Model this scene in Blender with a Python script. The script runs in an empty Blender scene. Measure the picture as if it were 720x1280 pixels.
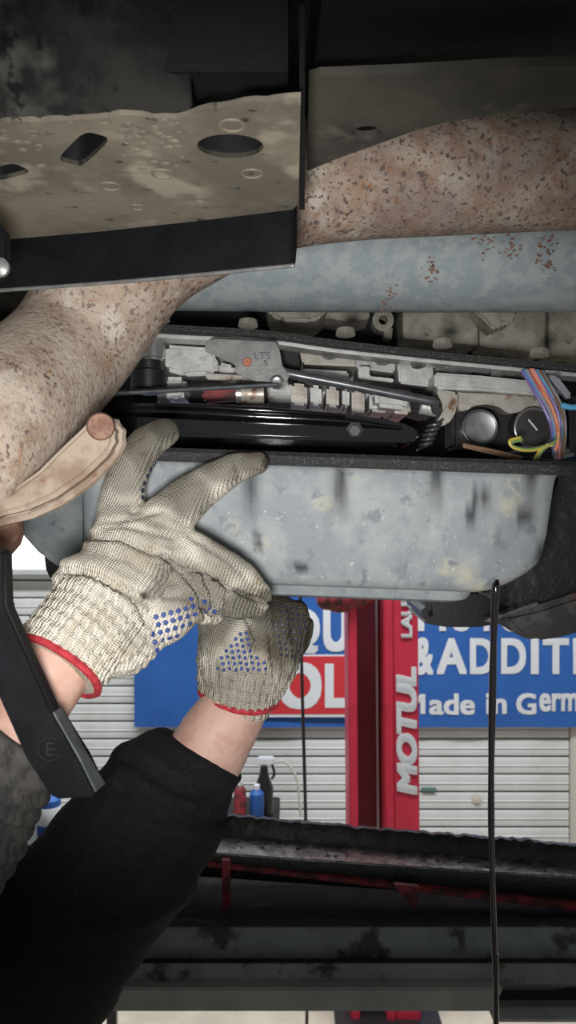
import bpy, bmesh, math, random
from mathutils import Vector, Matrix, noise
from mathutils.bvhtree import BVHTree
random.seed(4)
S = bpy.context.scene
COL = S.collection
ZC = 1.75          # eye height
F = 1000.0         # focal length in px of a 720x1280 frame

# ------------------------------------------------------------------ camera
cam = bpy.data.cameras.new('camera')
cam.sensor_fit = 'VERTICAL'; cam.sensor_height = 36; cam.lens = 36 * F / 1280
cam.clip_start = .01
cam.dof.use_dof = True; cam.dof.focus_distance = .66; cam.dof.aperture_fstop = 15
camo = bpy.data.objects.new('camera', cam); COL.objects.link(camo)
camo.location = (0, 0, ZC); camo.rotation_euler = (math.pi / 2, 0, 0)
S.camera = camo
# ------------------------------------------------------------------ light
w = bpy.data.worlds.new('world'); S.world = w; w.use_nodes = True
w.node_tree.nodes['Background'].inputs[0].default_value = (.93, .97, 1, 1)
w.node_tree.nodes['Background'].inputs[1].default_value = .25
S.view_settings.view_transform = 'Standard'; S.view_settings.look = 'None'
S.view_settings.gamma = 1; S.view_settings.exposure = 0; S.view_settings.use_curve_mapping = False

def light(name, kind, loc, to, energy, color=(1, 1, 1), **kw):
    l = bpy.data.lights.new(name, kind); l.energy = energy; l.color = color
    for k, v in kw.items(): setattr(l, k, v)
    o = bpy.data.objects.new(name, l); COL.objects.link(o); o.location = loc
    o.rotation_euler = (Vector(to) - Vector(loc)).to_track_quat('-Z', 'Y').to_euler()
    return o
light('work_lamp', 'SPOT', (-.03, .05, ZC - .05), (-.075, .70, ZC + .06), 16, (1, .985, .95),
      shadow_soft_size=.035, spot_size=math.radians(70), spot_blend=.7)
light('ceiling_lamp', 'AREA', (.0, 2.15, 3.75), (.0, 3.4, .8), 170, (.93, .97, 1), shape='RECTANGLE', size=3.6, size_y=.3)
light('ceiling_lamp', 'AREA', (2.6, 1.2, 3.75), (1.6, 1.4, 0), 26, (.93, .97, 1), shape='RECTANGLE', size=.3, size_y=2.5)

# ------------------------------------------------------------------ helpers
def W(px, py, d): return Vector(((px - 360) / F * d, d, ZC - (py - 640) / F * d))
def wx(px, d): return (px - 360) / F * d
def wz(py, d): return ZC - (py - 640) / F * d
WORLD = {}
def _link(name, data, parent, loc):
    o = bpy.data.objects.new(name, data); COL.objects.link(o)
    WORLD[o] = Vector(loc)
    if parent is not None:
        o.parent = parent; o.location = Vector(loc) - WORLD[parent]
    else: o.location = loc
    return o
def tag(o, label=None, cat=None, group=None, kind=None):
    if label: o['label'] = label
    if cat: o['category'] = cat
    if group: o['group'] = group
    if kind: o['kind'] = kind
    return o
def thing(name, label, cat, loc, group=None):
    return tag(_link(name, None, None, loc), label, cat, group)
def from_mesh(name, me, m, parent=None, smooth=True):
    n = len(me.vertices)
    lo = Vector((1e9,) * 3); hi = -lo
    for v in me.vertices:
        for i in range(3):
            lo[i] = min(lo[i], v.co[i]); hi[i] = max(hi[i], v.co[i])
    c = (lo + hi) / 2
    me.transform(Matrix.Translation(-c))
    if m is not None and len(me.materials) == 0: me.materials.append(m)
    if smooth: me.polygons.foreach_set('use_smooth', [True] * len(me.polygons))
    me.name = name
    return _link(name, me, parent, c)

def spline(pts, rad, n):
    """Catmull-Rom through pts with radii"""
    if len(pts) == 2 and n <= 1: return list(pts), list(rad)
    P = [pts[0] * 2 - pts[1]] + list(pts) + [pts[-1] * 2 - pts[-2]]
    R = [rad[0]] + list(rad) + [rad[-1]]
    op, orr = [], []
    for i in range(1, len(P) - 2):
        for k in range(n):
            t = k / n
            a, b, c, d = P[i - 1], P[i], P[i + 1], P[i + 2]
            op.append(.5 * ((2 * b) + (c - a) * t + (2 * a - 5 * b + 4 * c - d) * t * t + (3 * b - a - 3 * c + d) * t ** 3))
            a, b, c, d = R[i - 1], R[i], R[i + 1], R[i + 2]
            orr.append(max(1e-5, .5 * ((2 * b) + (c - a) * t + (2 * a - 5 * b + 4 * c - d) * t * t + (3 * b - a - 3 * c + d) * t ** 3)))
    op.append(pts[-1].copy()); orr.append(rad[-1])
    return op, orr

class MB:
    def __init__(s): s.bm = bmesh.new()
    def box(s, c, size, rot=None, bev=0):
        b = bmesh.new(); bmesh.ops.create_cube(b, size=1)
        for v in b.verts: v.co = Vector((v.co.x * size[0], v.co.y * size[1], v.co.z * size[2]))
        if bev: bmesh.ops.bevel(b, geom=b.edges[:], offset=bev, segments=2, affect='EDGES')
        if rot is not None: b.transform(rot.to_4x4() if isinstance(rot, Matrix) else rot.to_matrix().to_4x4())
        b.transform(Matrix.Translation(c)); s._add(b); return s
    def _add(s, b):
        me = bpy.data.meshes.new('t'); b.to_mesh(me); b.free(); s.bm.from_mesh(me); bpy.data.meshes.remove(me)
    def tube(s, pts, rad, seg=12, n=6, cap='round', squash=None):
        pts = [Vector(p) for p in pts]
        if not hasattr(rad, '__len__'): rad = [rad] * len(pts)
        P, R = spline(pts, rad, n)
        T = [(P[min(i + 1, len(P) - 1)] - P[max(i - 1, 0)]).normalized() for i in range(len(P))]
        if cap == 'round':
            for end in (0, -1):
                t = -T[0] if end == 0 else T[-1]; p = P[end]; r = R[end]; ex = []
                for k in (1, 2, 3, 4):
                    a = k * math.pi / 2 / 4
                    ex.append((p + t * r * math.sin(a), max(r * math.cos(a), r * .04), T[end]))
                for q, rr, tt in ex:
                    if end == 0: P.insert(0, q); R.insert(0, rr); T.insert(0, tt)
                    else: P.append(q); R.append(rr); T.append(tt)
        up = Vector((0, 0, 1)) if abs(T[0].z) < .9 else Vector((0, 1, 0))
        nrm = (up - T[0] * up.dot(T[0])).normalized()
        b = bmesh.new(); rings = []
        for p, r, t in zip(P, R, T):
            nrm = (nrm - t * nrm.dot(t)).normalized(); bi = t.cross(nrm)
            rings.append([b.verts.new(p + (nrm * math.cos(2 * math.pi * k / seg) + bi * math.sin(2 * math.pi * k / seg)) * r) for k in range(seg)])
        for a, c in zip(rings, rings[1:]):
            for k in range(seg): b.faces.new((a[k], a[(k + 1) % seg], c[(k + 1) % seg], c[k]))
        if cap: b.faces.new(rings[0][::-1]); b.faces.new(rings[-1])
        bmesh.ops.recalc_face_normals(b, faces=b.faces[:])
        s._add(b); return s
    def sphere(s, c, r, sx=1, sy=1, sz=1, rot=None, sub=2):
        b = bmesh.new(); bmesh.ops.create_icosphere(b, subdivisions=sub, radius=r)
        b.transform(Matrix.Diagonal((sx, sy, sz, 1)))
        if rot is not None: b.transform(rot.to_matrix().to_4x4())
        b.transform(Matrix.Translation(c)); s._add(b); return s
    def prism(s, outline, ext, bev=0, holes=(), seg=2):
        b = bmesh.new(); edges = []
        for loop in [outline] + list(holes):
            vs = [b.verts.new(p) for p in loop]
            edges += [b.edges.new((vs[i], vs[(i + 1) % len(vs)])) for i in range(len(vs))]
        if holes: bmesh.ops.triangle_fill(b, edges=edges, use_beauty=True)
        else: b.faces.new(b.verts[:])
        fs = b.faces[:]
        r = bmesh.ops.extrude_face_region(b, geom=fs)
        bmesh.ops.translate(b, verts=[g for g in r['geom'] if isinstance(g, bmesh.types.BMVert)], vec=ext)
        bmesh.ops.recalc_face_normals(b, faces=b.faces[:])
        if bev:
            b.normal_update()
            es = [e for e in b.edges if len(e.link_faces) == 2 and e.calc_face_angle(0) > .35]
            bmesh.ops.bevel(b, geom=es, offset=bev, segments=seg, affect='EDGES', clamp_overlap=True)
        s._add(b); return s
    def lathe(s, o, axis, prof, seg=24):
        """prof: (radius, height along axis)"""
        axis = Vector(axis).normalized(); q = axis.to_track_quat('Z', 'Y'); b = bmesh.new(); rings = []
        for r, h in prof:
            rings.append([b.verts.new(Vector(o) + q @ Vector((max(r, 1e-5) * math.cos(2 * math.pi * k / seg), max(r, 1e-5) * math.sin(2 * math.pi * k / seg), h))) for k in range(seg)])
        for a, c in zip(rings, rings[1:]):
            for k in range(seg): b.faces.new((a[k], a[(k + 1) % seg], c[(k + 1) % seg], c[k]))
        b.faces.new(rings[0][::-1]); b.faces.new(rings[-1])
        bmesh.ops.recalc_face_normals(b, faces=b.faces[:])
        s._add(b); return s
    def build(s, name, m, parent=None, smooth=True, auto=35):
        me = bpy.data.meshes.new(name); s.bm.to_mesh(me); s.bm.free()
        o = from_mesh(name, me, m, parent, smooth)
        if smooth and auto:
            me.set_sharp_from_angle(angle=math.radians(auto))
        return o
    def remesh(s, voxel, smooth=4):
        me = bpy.data.meshes.new('r'); s.bm.to_mesh(me); s.bm.free()
        o = bpy.data.objects.new('r', me); COL.objects.link(o)
        md = o.modifiers.new('a', 'REMESH'); md.mode = 'VOXEL'; md.voxel_size = voxel
        sm = o.modifiers.new('b', 'SMOOTH'); sm.iterations = smooth; sm.factor = .5
        dg = bpy.context.evaluated_depsgraph_get(); dg.update()
        out = bpy.data.meshes.new_from_object(o.evaluated_get(dg))
        bpy.data.objects.remove(o); bpy.data.meshes.remove(me)
        return out
def quad(pts, d): return [W(x, y, d) for x, y in pts]
def pbox(name, pts, d0, d1, m, parent, bev=.0015, smooth=True):
    """block whose near face has the outline pts (seen at distance d0), running back to d1"""
    return MB().prism(quad(pts, d0), Vector((0, d1 - d0, 0)), bev).build(name, m, parent, smooth)

# ------------------------------------------------------------------ materials
def mat(name, base, alt=None, scale=30, lo=.42, hi=.6, rough=.6, metal=0, bump=0, bscale=200, spots=(), coat=0, spec=.5, aniso=None, rvar=0):
    m = bpy.data.materials.new(name); m.use_nodes = True
    nt = m.node_tree; N = nt.nodes; L = nt.links
    p = N['Principled BSDF']
    p.inputs['Roughness'].default_value = rough; p.inputs['Metallic'].default_value = metal
    p.inputs['Coat Weight'].default_value = coat; p.inputs['Coat Roughness'].default_value = .06
    p.inputs['Specular IOR Level'].default_value = spec
    tc = N.new('ShaderNodeTexCoord'); co = tc.outputs['Object']
    if aniso:
        mp = N.new('ShaderNodeMapping'); mp.inputs['Scale'].default_value = aniso; L.new(co, mp.inputs[0]); co = mp.outputs[0]
    def nz(sc, det=6, r=.6):
        t = N.new('ShaderNodeTexNoise'); t.inputs['Scale'].default_value = sc; t.inputs['Detail'].default_value = det
        t.inputs['Roughness'].default_value = r; L.new(co, t.inputs['Vector']); return t.outputs['Fac']
    def rng(x, a, b):
        r = N.new('ShaderNodeMapRange'); r.interpolation_type = 'SMOOTHSTEP'
        r.inputs['From Min'].default_value = a; r.inputs['From Max'].default_value = b; L.new(x, r.inputs['Value']); return r.outputs[0]
    cur = None
    def mix(fac, c):
        nonlocal cur
        x = N.new('ShaderNodeMix'); x.data_type = 'RGBA'; L.new(fac, x.inputs['Factor'])
        if cur is None: x.inputs['A'].default_value = (*base, 1)
        else: L.new(cur, x.inputs['A'])
        x.inputs['B'].default_value = (*c, 1); cur = x.outputs['Result']
    if alt: mix(rng(nz(scale), lo, hi), alt)
    for c, sc, a, b in spots: mix(rng(nz(sc, 4, .55), a, b), c)
    if cur is None: p.inputs['Base Color'].default_value = (*base, 1)
    else: L.new(cur, p.inputs['Base Color'])
    if rvar:
        a = N.new('ShaderNodeMapRange'); a.inputs['To Min'].default_value = max(.03, rough - rvar); a.inputs['To Max'].default_value = min(1, rough + rvar)
        a.inputs['From Min'].default_value = .35; a.inputs['From Max'].default_value = .65
        L.new(nz(scale * 1.7), a.inputs['Value']); L.new(a.outputs[0], p.inputs['Roughness'])
    if bump:
        b = N.new('ShaderNodeBump'); b.inputs['Strength'].default_value = bump; b.inputs['Distance'].default_value = .002
        L.new(nz(bscale, 6), b.inputs['Height']); L.new(b.outputs[0], p.inputs['Normal'])
    m['_p'] = 1
    return m
def attr_mix(m, attr, color):
    """mixes a colour in by a stored per-vertex value"""
    nt = m.node_tree; N = nt.nodes; L = nt.links; p = N['Principled BSDF']
    a = N.new('ShaderNodeAttribute'); a.attribute_name = attr
    x = N.new('ShaderNodeMix'); x.data_type = 'RGBA'; L.new(a.outputs['Fac'], x.inputs['Factor'])
    s = p.inputs['Base Color']
    if s.is_linked: L.new(s.links[0].from_socket, x.inputs['A'])
    else: x.inputs['A'].default_value = s.default_value
    x.inputs['B'].default_value = (*color, 1); L.new(x.outputs['Result'], s)
def set_attr(me, name, vals):
    a = me.attributes.new(name, 'FLOAT', 'POINT'); a.data.foreach_set('value', vals)

M = {}
M['undercoat'] = mat('undercoat', (.030, .029, .027), (.016, .016, .016), 18, rough=.85, bump=.6, bscale=120, spec=.2)
M['dusty_steel'] = mat('dusty_steel', (.23, .20, .155), (.14, .125, .10), 9, .40, .62, rough=.8, bump=.35, bscale=90, spec=.25, spots=[((.32, .285, .225), 14, .55, .66), ((.05, .045, .04), 70, .64, .72)])
M['panel_dirt'] = mat('dirty_frame_paint', (.105, .098, .082), (.07, .066, .057), 11, .4, .62, rough=.85, bump=.3, bscale=90, spec=.2, spots=[((.15, .14, .115), 20, .58, .7)])
M['mud'] = mat('caked_mud', (.030, .029, .027), (.016, .016, .016), 22, .4, .62, rough=.95, bump=1, bscale=110, spec=.1, spots=[((.12, .115, .105), 13, .56, .72), ((.012, .012, .012), 60, .56, .66)])
M['black_paint'] = mat('black_paint', (.0045, .005, .0065), (.007, .0075, .0095), 40, rough=.6, spec=.12, bump=.08, bscale=300)
M['rust'] = mat('rusty_pipe', (.47, .385, .315), (.36, .25, .185), 60, .40, .62, rough=.85, bump=.7, bscale=220, spec=.2,
    spots=[((.56, .50, .43), 34, .55, .68), ((.12, .09, .085), 230, .555, .64), ((.34, .155, .065), 110, .62, .72), ((.10, .075, .08), 120, .62, .72), ((.15, .11, .10), 420, .60, .70)])
M['rust_pale'] = mat('pale_rusty_casting', (.40, .325, .26), (.27, .195, .145), 34, .45, .65, rough=.8, bump=.4, bscale=150, spec=.2, spots=[((.24, .13, .08), 60, .64, .74)])
M['bolt_rust'] = mat('rusty_bolt', (.30, .18, .13), (.20, .10, .07), 90, rough=.8, bump=.4, bscale=300)
M['shaft'] = mat('grey_shaft_paint', (.29, .335, .36), (.38, .415, .43), 55, .42, .62, rough=.55, bump=.25, bscale=260, spec=.35,
    spots=[((.42, .43, .42), 160, .63, .70), ((.26, .19, .12), 15, .62, .74), ((.10, .11, .12), 35, .66, .76)])
M['pan'] = mat('grey_pan_paint', (.255, .285, .31), (.345, .37, .38), 26, .40, .62, rough=.5, bump=.18, bscale=200, spec=.4,
    spots=[((.50, .475, .38), 18, .53, .70), ((.20, .225, .25), 70, .57, .70), ((.55, .56, .55), 260, .66, .72)])
M['bell'] = mat('dull_bell_housing', (.15, .175, .19), (.21, .235, .245), 40, rough=.6, bump=.3, bscale=150, spots=[((.08, .09, .10), 60, .6, .72)])
M['gasket'] = mat('black_gasket', (.022, .022, .023), (.10, .10, .10), 600, .55, .66, rough=.7, bump=.6, bscale=500)
M['wet_black'] = mat('oil_wet_black', (.006, .006, .007), rough=.09, bump=.10, bscale=40, coat=.6)
M['alu'] = mat('cast_aluminium', (.46, .46, .455), (.55, .55, .54), 60, rough=.42, metal=.35, bump=.15, bscale=300, spots=[((.26, .13, .07), 26, .66, .73), ((.12, .11, .10), 40, .64, .74)], rvar=.1)
M['alu_warm'] = mat('oily_aluminium', (.46, .43, .39), (.36, .33, .29), 50, rough=.4, metal=.3, bump=.15, bscale=300, spots=[((.20, .075, .03), 34, .58, .68), ((.05, .045, .04), 45, .62, .7)], rvar=.1)
M['cast_dusty'] = mat('dusty_casting', (.33, .31, .26), (.22, .205, .175), 40, rough=.75, bump=.5, bscale=140, spots=[((.08, .07, .06), 60, .62, .7)])
M['steel_grey'] = mat('grey_pressed_steel', (.20, .20, .20), (.26, .26, .255), 70, rough=.4, metal=.35, bump=.1, bscale=300)
M['rod'] = mat('dark_rod_steel', (.14, .15, .165), (.10, .105, .115), 60, rough=.32, metal=.5)
M['chrome'] = mat('bright_steel', (.62, .62, .62), rough=.22, metal=.85)
M['mount_rust'] = mat('worn_mount_steel', (.055, .052, .05), (.11, .105, .10), 26, .45, .62, rough=.6, bump=.5, bscale=120, spots=[((.17, .075, .045), 18, .60, .70), ((.015, .015, .015), 30, .58, .68)])
M['emboss'] = mat('embossed_paint', (.014, .015, .017), rough=.6, spec=.2)
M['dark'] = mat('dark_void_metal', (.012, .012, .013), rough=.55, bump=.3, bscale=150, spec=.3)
M['copper'] = mat('copper_rivet', (.50, .20, .13), rough=.35, metal=.5)
M['plastic_black'] = mat('black_plastic', (.013, .013, .015), rough=.35, bump=.1)
M['cap_grey'] = mat('brushed_cap', (.20, .205, .21), (.28, .285, .29), 60, rough=.38, metal=.6)
M['cap_dark'] = mat('dark_cap', (.06, .055, .055), rough=.35, metal=.5)
for nm, c in dict(blue=(.10, .28, .60), red=(.62, .09, .08), orange=(.75, .28, .14), purple=(.22, .16, .40), pink=(.68, .32, .33), yellow=(.62, .50, .08), green=(.22, .32, .12), brown=(.22, .13, .08), sky=(.12, .45, .75), grey=(.30, .31, .36)).items():
    M['wire_' + nm] = mat('wire_' + nm, c, rough=.4)
M['skin'] = mat('skin', (.60, .385, .315), (.52, .30, .24), 45, .42, .62, rough=.55, bump=.12, bscale=350, spots=[((.42, .24, .18), 30, .62, .76)])
M['skin'].node_tree.nodes['Principled BSDF'].inputs['Subsurface Weight'].default_value = .08
M['skin'].node_tree.nodes['Principled BSDF'].inputs['Subsurface Radius'].default_value = (.006, .003, .002)
M['jacket'] = mat('black_jersey', (.011, .0115, .0125), (.0155, .016, .0175), 300, rough=.9, bump=.5, bscale=500, spec=.15)
M['knit_grey'] = mat('grey_melange_knit', (.085, .080, .076), (.045, .043, .042), 160, .42, .6, rough=.9, bump=.8, bscale=260, spec=.2, aniso=(1, 1, .35))
M['trousers'] = mat('dark_trousers', (.03, .033, .045), rough=.9)
M['boot'] = mat('boot_leather', (.02, .018, .016), rough=.6)
M['hem'] = mat('red_hem', (.50, .035, .05), (.35, .02, .03), 200, rough=.8, bump=.6, bscale=400)
M['dot_blue'] = mat('blue_rubber_dot', (.030, .060, .22), rough=.6)
M['dot_dark'] = mat('oily_rubber_dot', (.03, .035, .06), rough=.5)
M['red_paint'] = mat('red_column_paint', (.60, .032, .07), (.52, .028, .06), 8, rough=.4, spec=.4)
M['red_dark'] = mat('red_recess_shade', (.21, .014, .04), rough=.5)  # column red darkened, shade painted into the recessed channel
M['red_dirty'] = mat('dirty_red_paint', (.30, .03, .04), (.08, .02, .02), 40, rough=.55, spots=[((.03, .02, .02), 60, .6, .7)])
M['banner_blue'] = mat('banner_blue', (.022, .115, .40), (.018, .10, .36), 4, rough=.55)
M['banner_red'] = mat('banner_red', (.55, .03, .04), rough=.55)
M['print_white'] = mat('white_print', (.68, .70, .72), rough=.6)
M['slat'] = mat('white_shutter_slat', (.68, .69, .685), (.61, .615, .60), 3, rough=.5, spots=[((.42, .38, .30), 6, .68, .80)])
M['trim'] = mat('cream_trim', (.58, .54, .47), rough=.6)
M['plaster'] = mat('white_wall_paint', (.52, .53, .53), (.46, .47, .47), 3, rough=.8)
M['floor'] = mat('beige_floor', (.52, .46, .36), (.44, .39, .31), 5, rough=.6)
M['ceiling'] = mat('grey_ceiling', (.30, .30, .30), rough=.9)
M['beam'] = mat('greasy_grey_beam', (.20, .22, .212), (.15, .165, .16), 12, rough=.55, bump=.25, bscale=90, spots=[((.022, .02, .017), 22, .54, .66), ((.13, .145, .14), 90, .66, .73)])
M['shade_grime'] = mat('beam_top_shade', (.034, .028, .022), (.02, .017, .014), 25, .4, .62, rough=.9, bump=.5, bscale=120, spec=.1, spots=[((.07, .075, .07), 16, .62, .72)])
M['beam_clean'] = mat('grey_beam_paint', (.33, .335, .30), (.27, .275, .25), 10, rough=.5, spots=[((.05, .05, .046), 16, .64, .74)])
M['grease'] = mat('black_grease', (.012, .012, .012), (.035, .035, .034), 60, .55, .7, rough=.4, bump=.8, bscale=90)
M['tray_steel'] = mat('oily_tray_steel', (.34, .345, .34), (.15, .15, .145), 40, .45, .6, rough=.26, metal=.75, bump=.5, bscale=120, rvar=.15)
M['oil'] = mat('dark_oil', (.010, .004, .006), rough=.04, coat=.5, spec=.7)
M['bar_side'] = mat('bar_highlight', (.045, .052, .055), (.075, .085, .085), 60, rough=.5)
g = bpy.data.materials.new('daylight_pane'); g.use_nodes = True
g.node_tree.nodes['Principled BSDF'].inputs['Emission Color'].default_value = (.93, 1, .96, 1)
g.node_tree.nodes['Principled BSDF'].inputs['Emission Strength'].default_value = 1.6
M['pane'] = g

def knit_material(name, base, alt):
    """cotton knit: fine columns of stitches, with stored oil stains"""
    m = mat(name, base, alt, 24, .44, .66, rough=.95, spec=.1, spots=[((.36, .30, .215), 60, .60, .76)])
    nt = m.node_tree; N = nt.nodes; L = nt.links; p = N['Principled BSDF']
    at = N.new('ShaderNodeAttribute'); at.attribute_name = 'knit'
    sp = N.new('ShaderNodeSeparateXYZ'); L.new(at.outputs['Vector'], sp.inputs[0])
    def sine(sock, k):
        a = N.new('ShaderNodeMath'); a.operation = 'MULTIPLY'; a.inputs[1].default_value = k; L.new(sock, a.inputs[0])
        b = N.new('ShaderNodeMath'); b.operation = 'SINE'; L.new(a.outputs[0], b.inputs[0])
        return b.outputs[0]
    def mth(op, a, b):
        x = N.new('ShaderNodeMath'); x.operation = op
        for i, v in enumerate((a, b)):
            if isinstance(v, (int, float)): x.inputs[i].default_value = v
            else: L.new(v, x.inputs[i])
        return x.outputs[0]
    h = mth('ADD', mth('MULTIPLY', sine(sp.outputs[0], 2 * math.pi / .0021), .75), mth('MULTIPLY', sine(sp.outputs[1], 2 * math.pi / .0017), .5))
    nzt = N.new('ShaderNodeTexNoise'); nzt.inputs['Scale'].default_value = 700
    tc = N.new('ShaderNodeTexCoord'); L.new(tc.outputs['Object'], nzt.inputs['Vector'])
    h = mth('ADD', h, mth('MULTIPLY', nzt.outputs['Fac'], 1.2))
    b = N.new('ShaderNodeBump'); b.inputs['Strength'].default_value = .8; b.inputs['Distance'].default_value = .0007
    L.new(h, b.inputs['Height']); L.new(b.outputs[0], p.inputs['Normal'])
    # shade between the yarns painted in, darkening the valleys for contrast
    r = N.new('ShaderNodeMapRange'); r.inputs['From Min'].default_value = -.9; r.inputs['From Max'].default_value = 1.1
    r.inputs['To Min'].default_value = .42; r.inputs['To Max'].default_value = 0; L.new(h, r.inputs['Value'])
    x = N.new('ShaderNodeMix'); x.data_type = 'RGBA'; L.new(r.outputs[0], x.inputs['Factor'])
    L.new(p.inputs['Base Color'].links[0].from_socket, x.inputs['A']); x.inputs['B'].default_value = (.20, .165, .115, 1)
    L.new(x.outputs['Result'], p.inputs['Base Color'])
    attr_mix(m, 'dirt', (.040, .032, .022))
    return m
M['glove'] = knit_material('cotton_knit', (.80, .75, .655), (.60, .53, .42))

# ================================================================== THE SETTING
YB = 4.0
def struct(o): o['kind'] = 'structure'; return o
struct(MB().box((0, 1.6, -.05), (9, 7.2, .1)).build('floor', M['floor'], smooth=False))
struct(MB().box((0, YB + .16, 2), (9, .2, 4)).build('wall_back', M['plaster'], smooth=False))
struct(MB().box((-4.4, 1.5, 2), (.2, 6, 4)).build('wall_left', M['plaster'], smooth=False))
struct(MB().box((4.4, 1.5, 2), (.2, 6, 4)).build('wall_right', M['plaster'], smooth=False))
struct(MB().box((0, 1.6, 4.05), (9, 7.2, .1)).build('ceiling', M['ceiling'], smooth=False))
# roller shutter covering the wall, one object per slat
door = struct(_link('door_1', None, None, (0, YB, 0)))
pitch = .088; sx0, sx1 = -2.6, 1.40
me0 = None
for i in range(29):
    z = .045 + i * pitch
    if me0 is None:
        mb = MB(); hw = (sx1 - sx0) / 2
        prof = [(0, -.041), (-.010, -.037), (-.013, -.020), (-.011, -.003), (-.017, 0), (-.011, .003), (-.013, .020), (-.010, .037), (0, .041)]
        mb.prism([Vector((-hw, YB + a, b)) for a, b in prof], Vector((2 * hw, 0, 0)))
        o = mb.build('slat', M['slat'], door, auto=25); me0 = o.data
        o.location = (((sx0 + sx1) / 2), -.008, z)
    else:
        o = bpy.data.objects.new('slat', me0); COL.objects.link(o); o.parent = door
        o.location = ((sx0 + sx1) / 2, -.008, z)
MB().box(((sx0 + sx1) / 2, YB + .03, 1.29), (sx1 - sx0, .03, 2.58)).build('backing', M['dark'], door, smooth=False)
MB().box((wx(535, YB), YB - .022, wz(985, YB)), (.075, .008, .018), bev=.002).build('green_tag', mat('green_tag_paint', (.10, .20, .17), rough=.6), door)
MB().lathe((wx(595, YB), YB - .014, wz(998, YB)), (0, -1, 0), [(.026, 0), (.026, .004), (.012, .006), (.012, .012)], 16).build('stain_disc', M['trim'], door)  # raised disc added to stand for a dark smudge on the slats
struct(MB().box((1.435, YB + .02, 1.35), (.06, .08, 2.7), bev=.006).build('trim_1', M['trim']))
# daylight strip high up at the left
wn = struct(_link('window_1', None, None, (-1.7, YB - .02, 1.57)))
x0, x1 = wx(-160, YB), wx(72, YB); z0, z1 = wz(714, YB), wz(650, YB)
MB().box(((x0 + x1) / 2, YB - .055, (z0 + z1) / 2), (x1 - x0, .01, z1 - z0)).build('pane', M['pane'], wn, smooth=False)
fr = MB()
for z in (z0, z1): fr.box(((x0 + x1) / 2, YB - .055, z), (x1 - x0 + .06, .05, .03), bev=.004)
for x in (x0, x1, (x0 + x1) / 2 - .3): fr.box((x, YB - .055, (z0 + z1) / 2), (.03, .05, z1 - z0), bev=.004)
fr.build('window_frame', M['plaster'], wn)

# ------------------------------------------------------------------ text
def glyph_mesh(ch, bold=.04, shear=0):
    cu = bpy.data.curves.new('t', 'FONT'); cu.body = ch; cu.offset = bold; cu.extrude = .01; cu.shear = shear
    cu.resolution_u = 4
    o = bpy.data.objects.new('t', cu); COL.objects.link(o)
    dg = bpy.context.evaluated_depsgraph_get(); dg.update()
    me = bpy.data.meshes.new_from_object(o.evaluated_get(dg)); bpy.data.objects.remove(o)
    return me
def text_fit(mb, ch, X0, X1, Z0, Z1, y, thick=.002, bold=.04, shear=0, rot=False, place=None):
    """stretches ch into the rectangle; rot turns it to read upward"""
    me = glyph_mesh(ch, 0, shear); co = [v.co.copy() for v in me.vertices]
    a0 = min(c.x for c in co) - bold; a1 = max(c.x for c in co) + bold; b0 = min(c.y for c in co) - bold * .8; b1 = max(c.y for c in co) + bold * .8
    # heavy letters: the strokes are struck several times side by side, each a hair in front of the last
    strikes = [(0, 0)] if bold <= 0 else [(i * bold, j * bold * .8) for i in (-1, -.33, .33, 1) for j in (-1, 0, 1)]
    for q, (ox, oy) in enumerate(strikes):
        for v, c in zip(me.vertices, co):
            s = (c.x + ox - a0) / (a1 - a0); t = (c.y + oy - b0) / (b1 - b0); dy = (0 if c.z > 0 else thick) - q * .00012
            if rot: s, t = 1 - t, s
            x = X0 + s * (X1 - X0); z = Z0 + t * (Z1 - Z0)
            v.co = Vector((x, y + dy, z)) if place is None else place(x, z, dy)
        mb.bm.from_mesh(me)
    bpy.data.meshes.remove(me)
def letters(mb, lst, d, **k):
    for ch, xa, xb, ya, yb in lst:
        text_fit(mb, ch, wx(xa, d), wx(xb, d), wz(yb, d), wz(ya, d), d, **k)

# ------------------------------------------------------------------ banner
DB = 3.93
bn = thing('wall_banner', 'long blue advertising banner with white lettering hung across the white shutter', 'banner', (0, DB, wz(910, DB)))
mb = MB(); bm = mb.bm
nx, nz_ = 80, 14; X0, X1 = wx(167, DB), wx(900, DB); Z0, Z1 = wz(910, DB), wz(650, DB)
def bwave(x, z): return .010 * noise.noise(Vector((x * 3 + z * 2, z * 1.2, .5))) + .006 * noise.noise(Vector((x * 9 + z * 7, z * 4, 3)))
grid = [[[bm.verts.new((X0 + (X1 - X0) * i / nx, DB + .012 + bwave(X0 + (X1 - X0) * i / nx, Z0 + (Z1 - Z0) * j / nz_) + t, Z0 + (Z1 - Z0) * j / nz_)) for j in range(nz_ + 1)] for i in range(nx + 1)] for t in (0, .002)]
for t in (0, 1):
    for i in range(nx):
        for j in range(nz_):
            f = (grid[t][i][j], grid[t][i + 1][j], grid[t][i + 1][j + 1], grid[t][i][j + 1])
            bm.faces.new(f if t == 0 else f[::-1])
for i in range(nx):
    bm.faces.new((grid[0][i][0], grid[1][i][0], grid[1][i + 1][0], grid[0][i + 1][0]))
    bm.faces.new((grid[0][i][nz_], grid[0][i + 1][nz_], grid[1][i + 1][nz_], grid[1][i][nz_]))
mb.build('fabric', M['banner_blue'], bn)
def panel_px(name, xa, xb, ya, yb, y, m):
    return MB().box(((wx(xa, DB) + wx(xb, DB)) / 2, y, (wz(ya, DB) + wz(yb, DB)) / 2), (wx(xb, DB) - wx(xa, DB), .002, wz(ya, DB) - wz(yb, DB))).build(name, m, bn, smooth=False)
panel_px('white_stripe', 284, 478, 818, 896, DB - .004, M['print_white'])
panel_px('red_field', 284, 478, 820, 892, DB - .007, M['banner_red'])
def cloth(x, z, dy): return Vector((x, DB + .0085 + bwave(x, z) + dy, z))
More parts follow.
